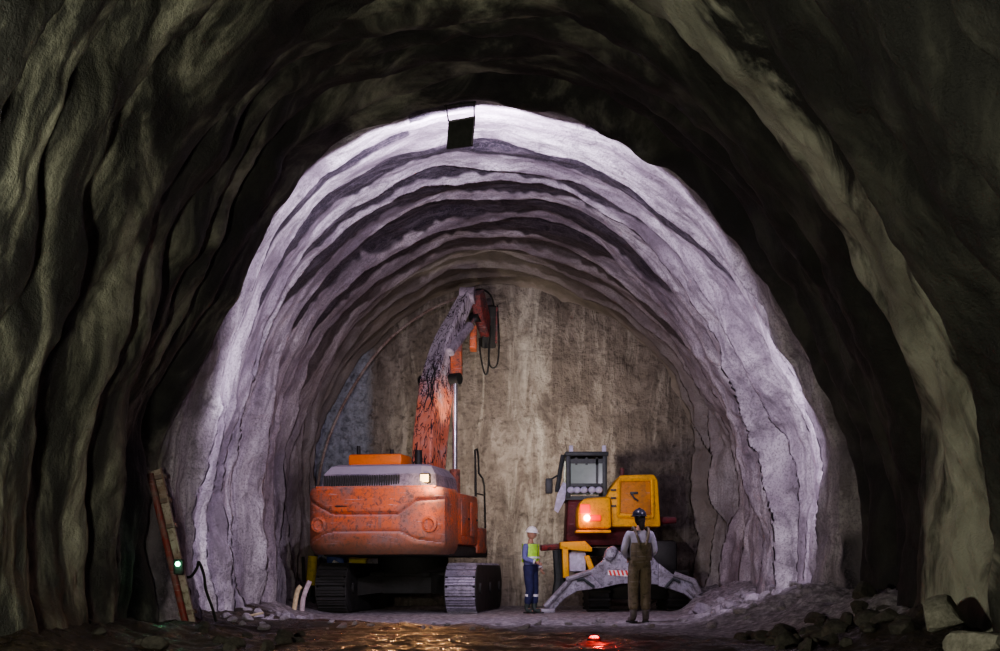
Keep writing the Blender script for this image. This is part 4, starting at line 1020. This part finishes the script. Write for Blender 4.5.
# vest: front and back panels over the jacket, with tape
def shell(J, z0, z1, ex, n=28, arc=(0, 2 * PI), hx=.215, hy=.165):
    rings = []
    for k in range(9):
        z = z0 + (z1 - z0) * k / 8; t = k / 8; w = hx * (1 - .10 * math.sin(PI * t) * 0 - .16 * max(0, t - .75) * 4 * .5) + ex; d = hy + ex
        rings.append([(w * math.cos(arc[0] + (arc[1] - arc[0]) * j / n), .0 + d * math.sin(arc[0] + (arc[1] - arc[0]) * j / n), z) for j in range(n + 1)])
    return rings
m = MB()
for a0, a1 in ((.35, PI / 2 - .04), (PI / 2 + .04, PI - .35), (PI + .35, 2 * PI - .35)): m.loft(shell(None, 1.06, 1.44, .006, 12, (a0, a1), .20, .165), caps=False, closed=False)
vs_ = m.build('vest', HV, p1, 60)
m = MB(); m.loft(shell(None, 1.14, 1.18, .012, 24, (.3, PI - .3), .20, .165), caps=False, closed=False); m.loft(shell(None, 1.14, 1.18, .012, 24, (PI + .3, 2 * PI - .3), .20, .165), caps=False, closed=False); m.build('reflective_band', HVt, vs_)
for s_, kx in (('L', -.105), ('R', .10)): MB().cyl((kx, .025, .40), (kx, .022, .35), .083, .082, 20).build('reflective_band', HVt, p1)
for s_ in 'LR':
    a, b = Vector(J1['el' + s_]), Vector(J1['wr' + s_]); MB().tube([a.lerp(b, .8), a.lerp(b, .93)], .050, 14).build('cuff', HVt, p1)
# worker seen from behind
LGREY = plain('pale grey work shirt', (.42, .40, .50), .85, scale=5); OLIVE = painted('muddy olive overalls', (.22, .18, .125), (.10, .08, .06), .5, .85, top_dust=.1)
DKH = plain('dark helmet', (.015, .017, .035), .35, bumpy=0); DKHAIR = plain('dark hair', (.03, .022, .02), .7); GUM = plain('muddy boots', (.12, .10, .10), .6)
x, y = 2.05, 23.7
J2 = joints(elL=(-.26, .0, 1.13), wrL=(-.14, .20, 1.02), elR=(.25, .02, 1.13), wrR=(.17, .20, 1.0), knL=(-.10, .03, .49), anL=(-.11, -.03, .09), knR=(.10, .02, .49), anR=(.10, .0, .09))
p2, hM2 = person('standing person seen from behind in dark helmet, pale shirt and olive overalls', (x, y, fh(x, y) + .01), math.radians(12), J2,
       dict(skin=SKINM, trousers=OLIVE, jacket=LGREY, boots=GUM, helmet=DKH), face_yaw=.2)
# bib and crossed straps at the back of the overalls
m = MB(); m.loft(shell(None, .98, 1.26, .004, 16, (PI + .55, 2 * PI - .55), .20, .163), caps=False, closed=False); m.loft(shell(None, .98, 1.34, .004, 16, (.5, PI - .5), .20, .163), caps=False, closed=False)
m.build('overall_bib', OLIVE, p2, 60)
for s_ in (-1, 1):
    m = MB(); m.tube(spine([(s_ * .05, -.17, 1.22), (s_ * .09, -.165, 1.36), (s_ * .115, -.10, 1.47), (s_ * .115, 0, 1.50), (s_ * .10, .10, 1.45), (s_ * .08, .15, 1.32)], 4), .021, 8); m.build('shoulder_strap', OLIVE, p2)
bm = bmesh.new(); bmesh.ops.create_uvsphere(bm, u_segments=24, v_segments=16, radius=1)
for v in bm.verts: v.co = Vector((v.co.x * .085, v.co.y * .085 - .028, v.co.z * .115 - .02))
MB(hM2).from_bm(bm).tube([(0, -.075, -.06), (0, -.085, -.14), (.005, -.085, -.20)], [.05, .045, .02], 12).build('hair', DKHAIR, p2)
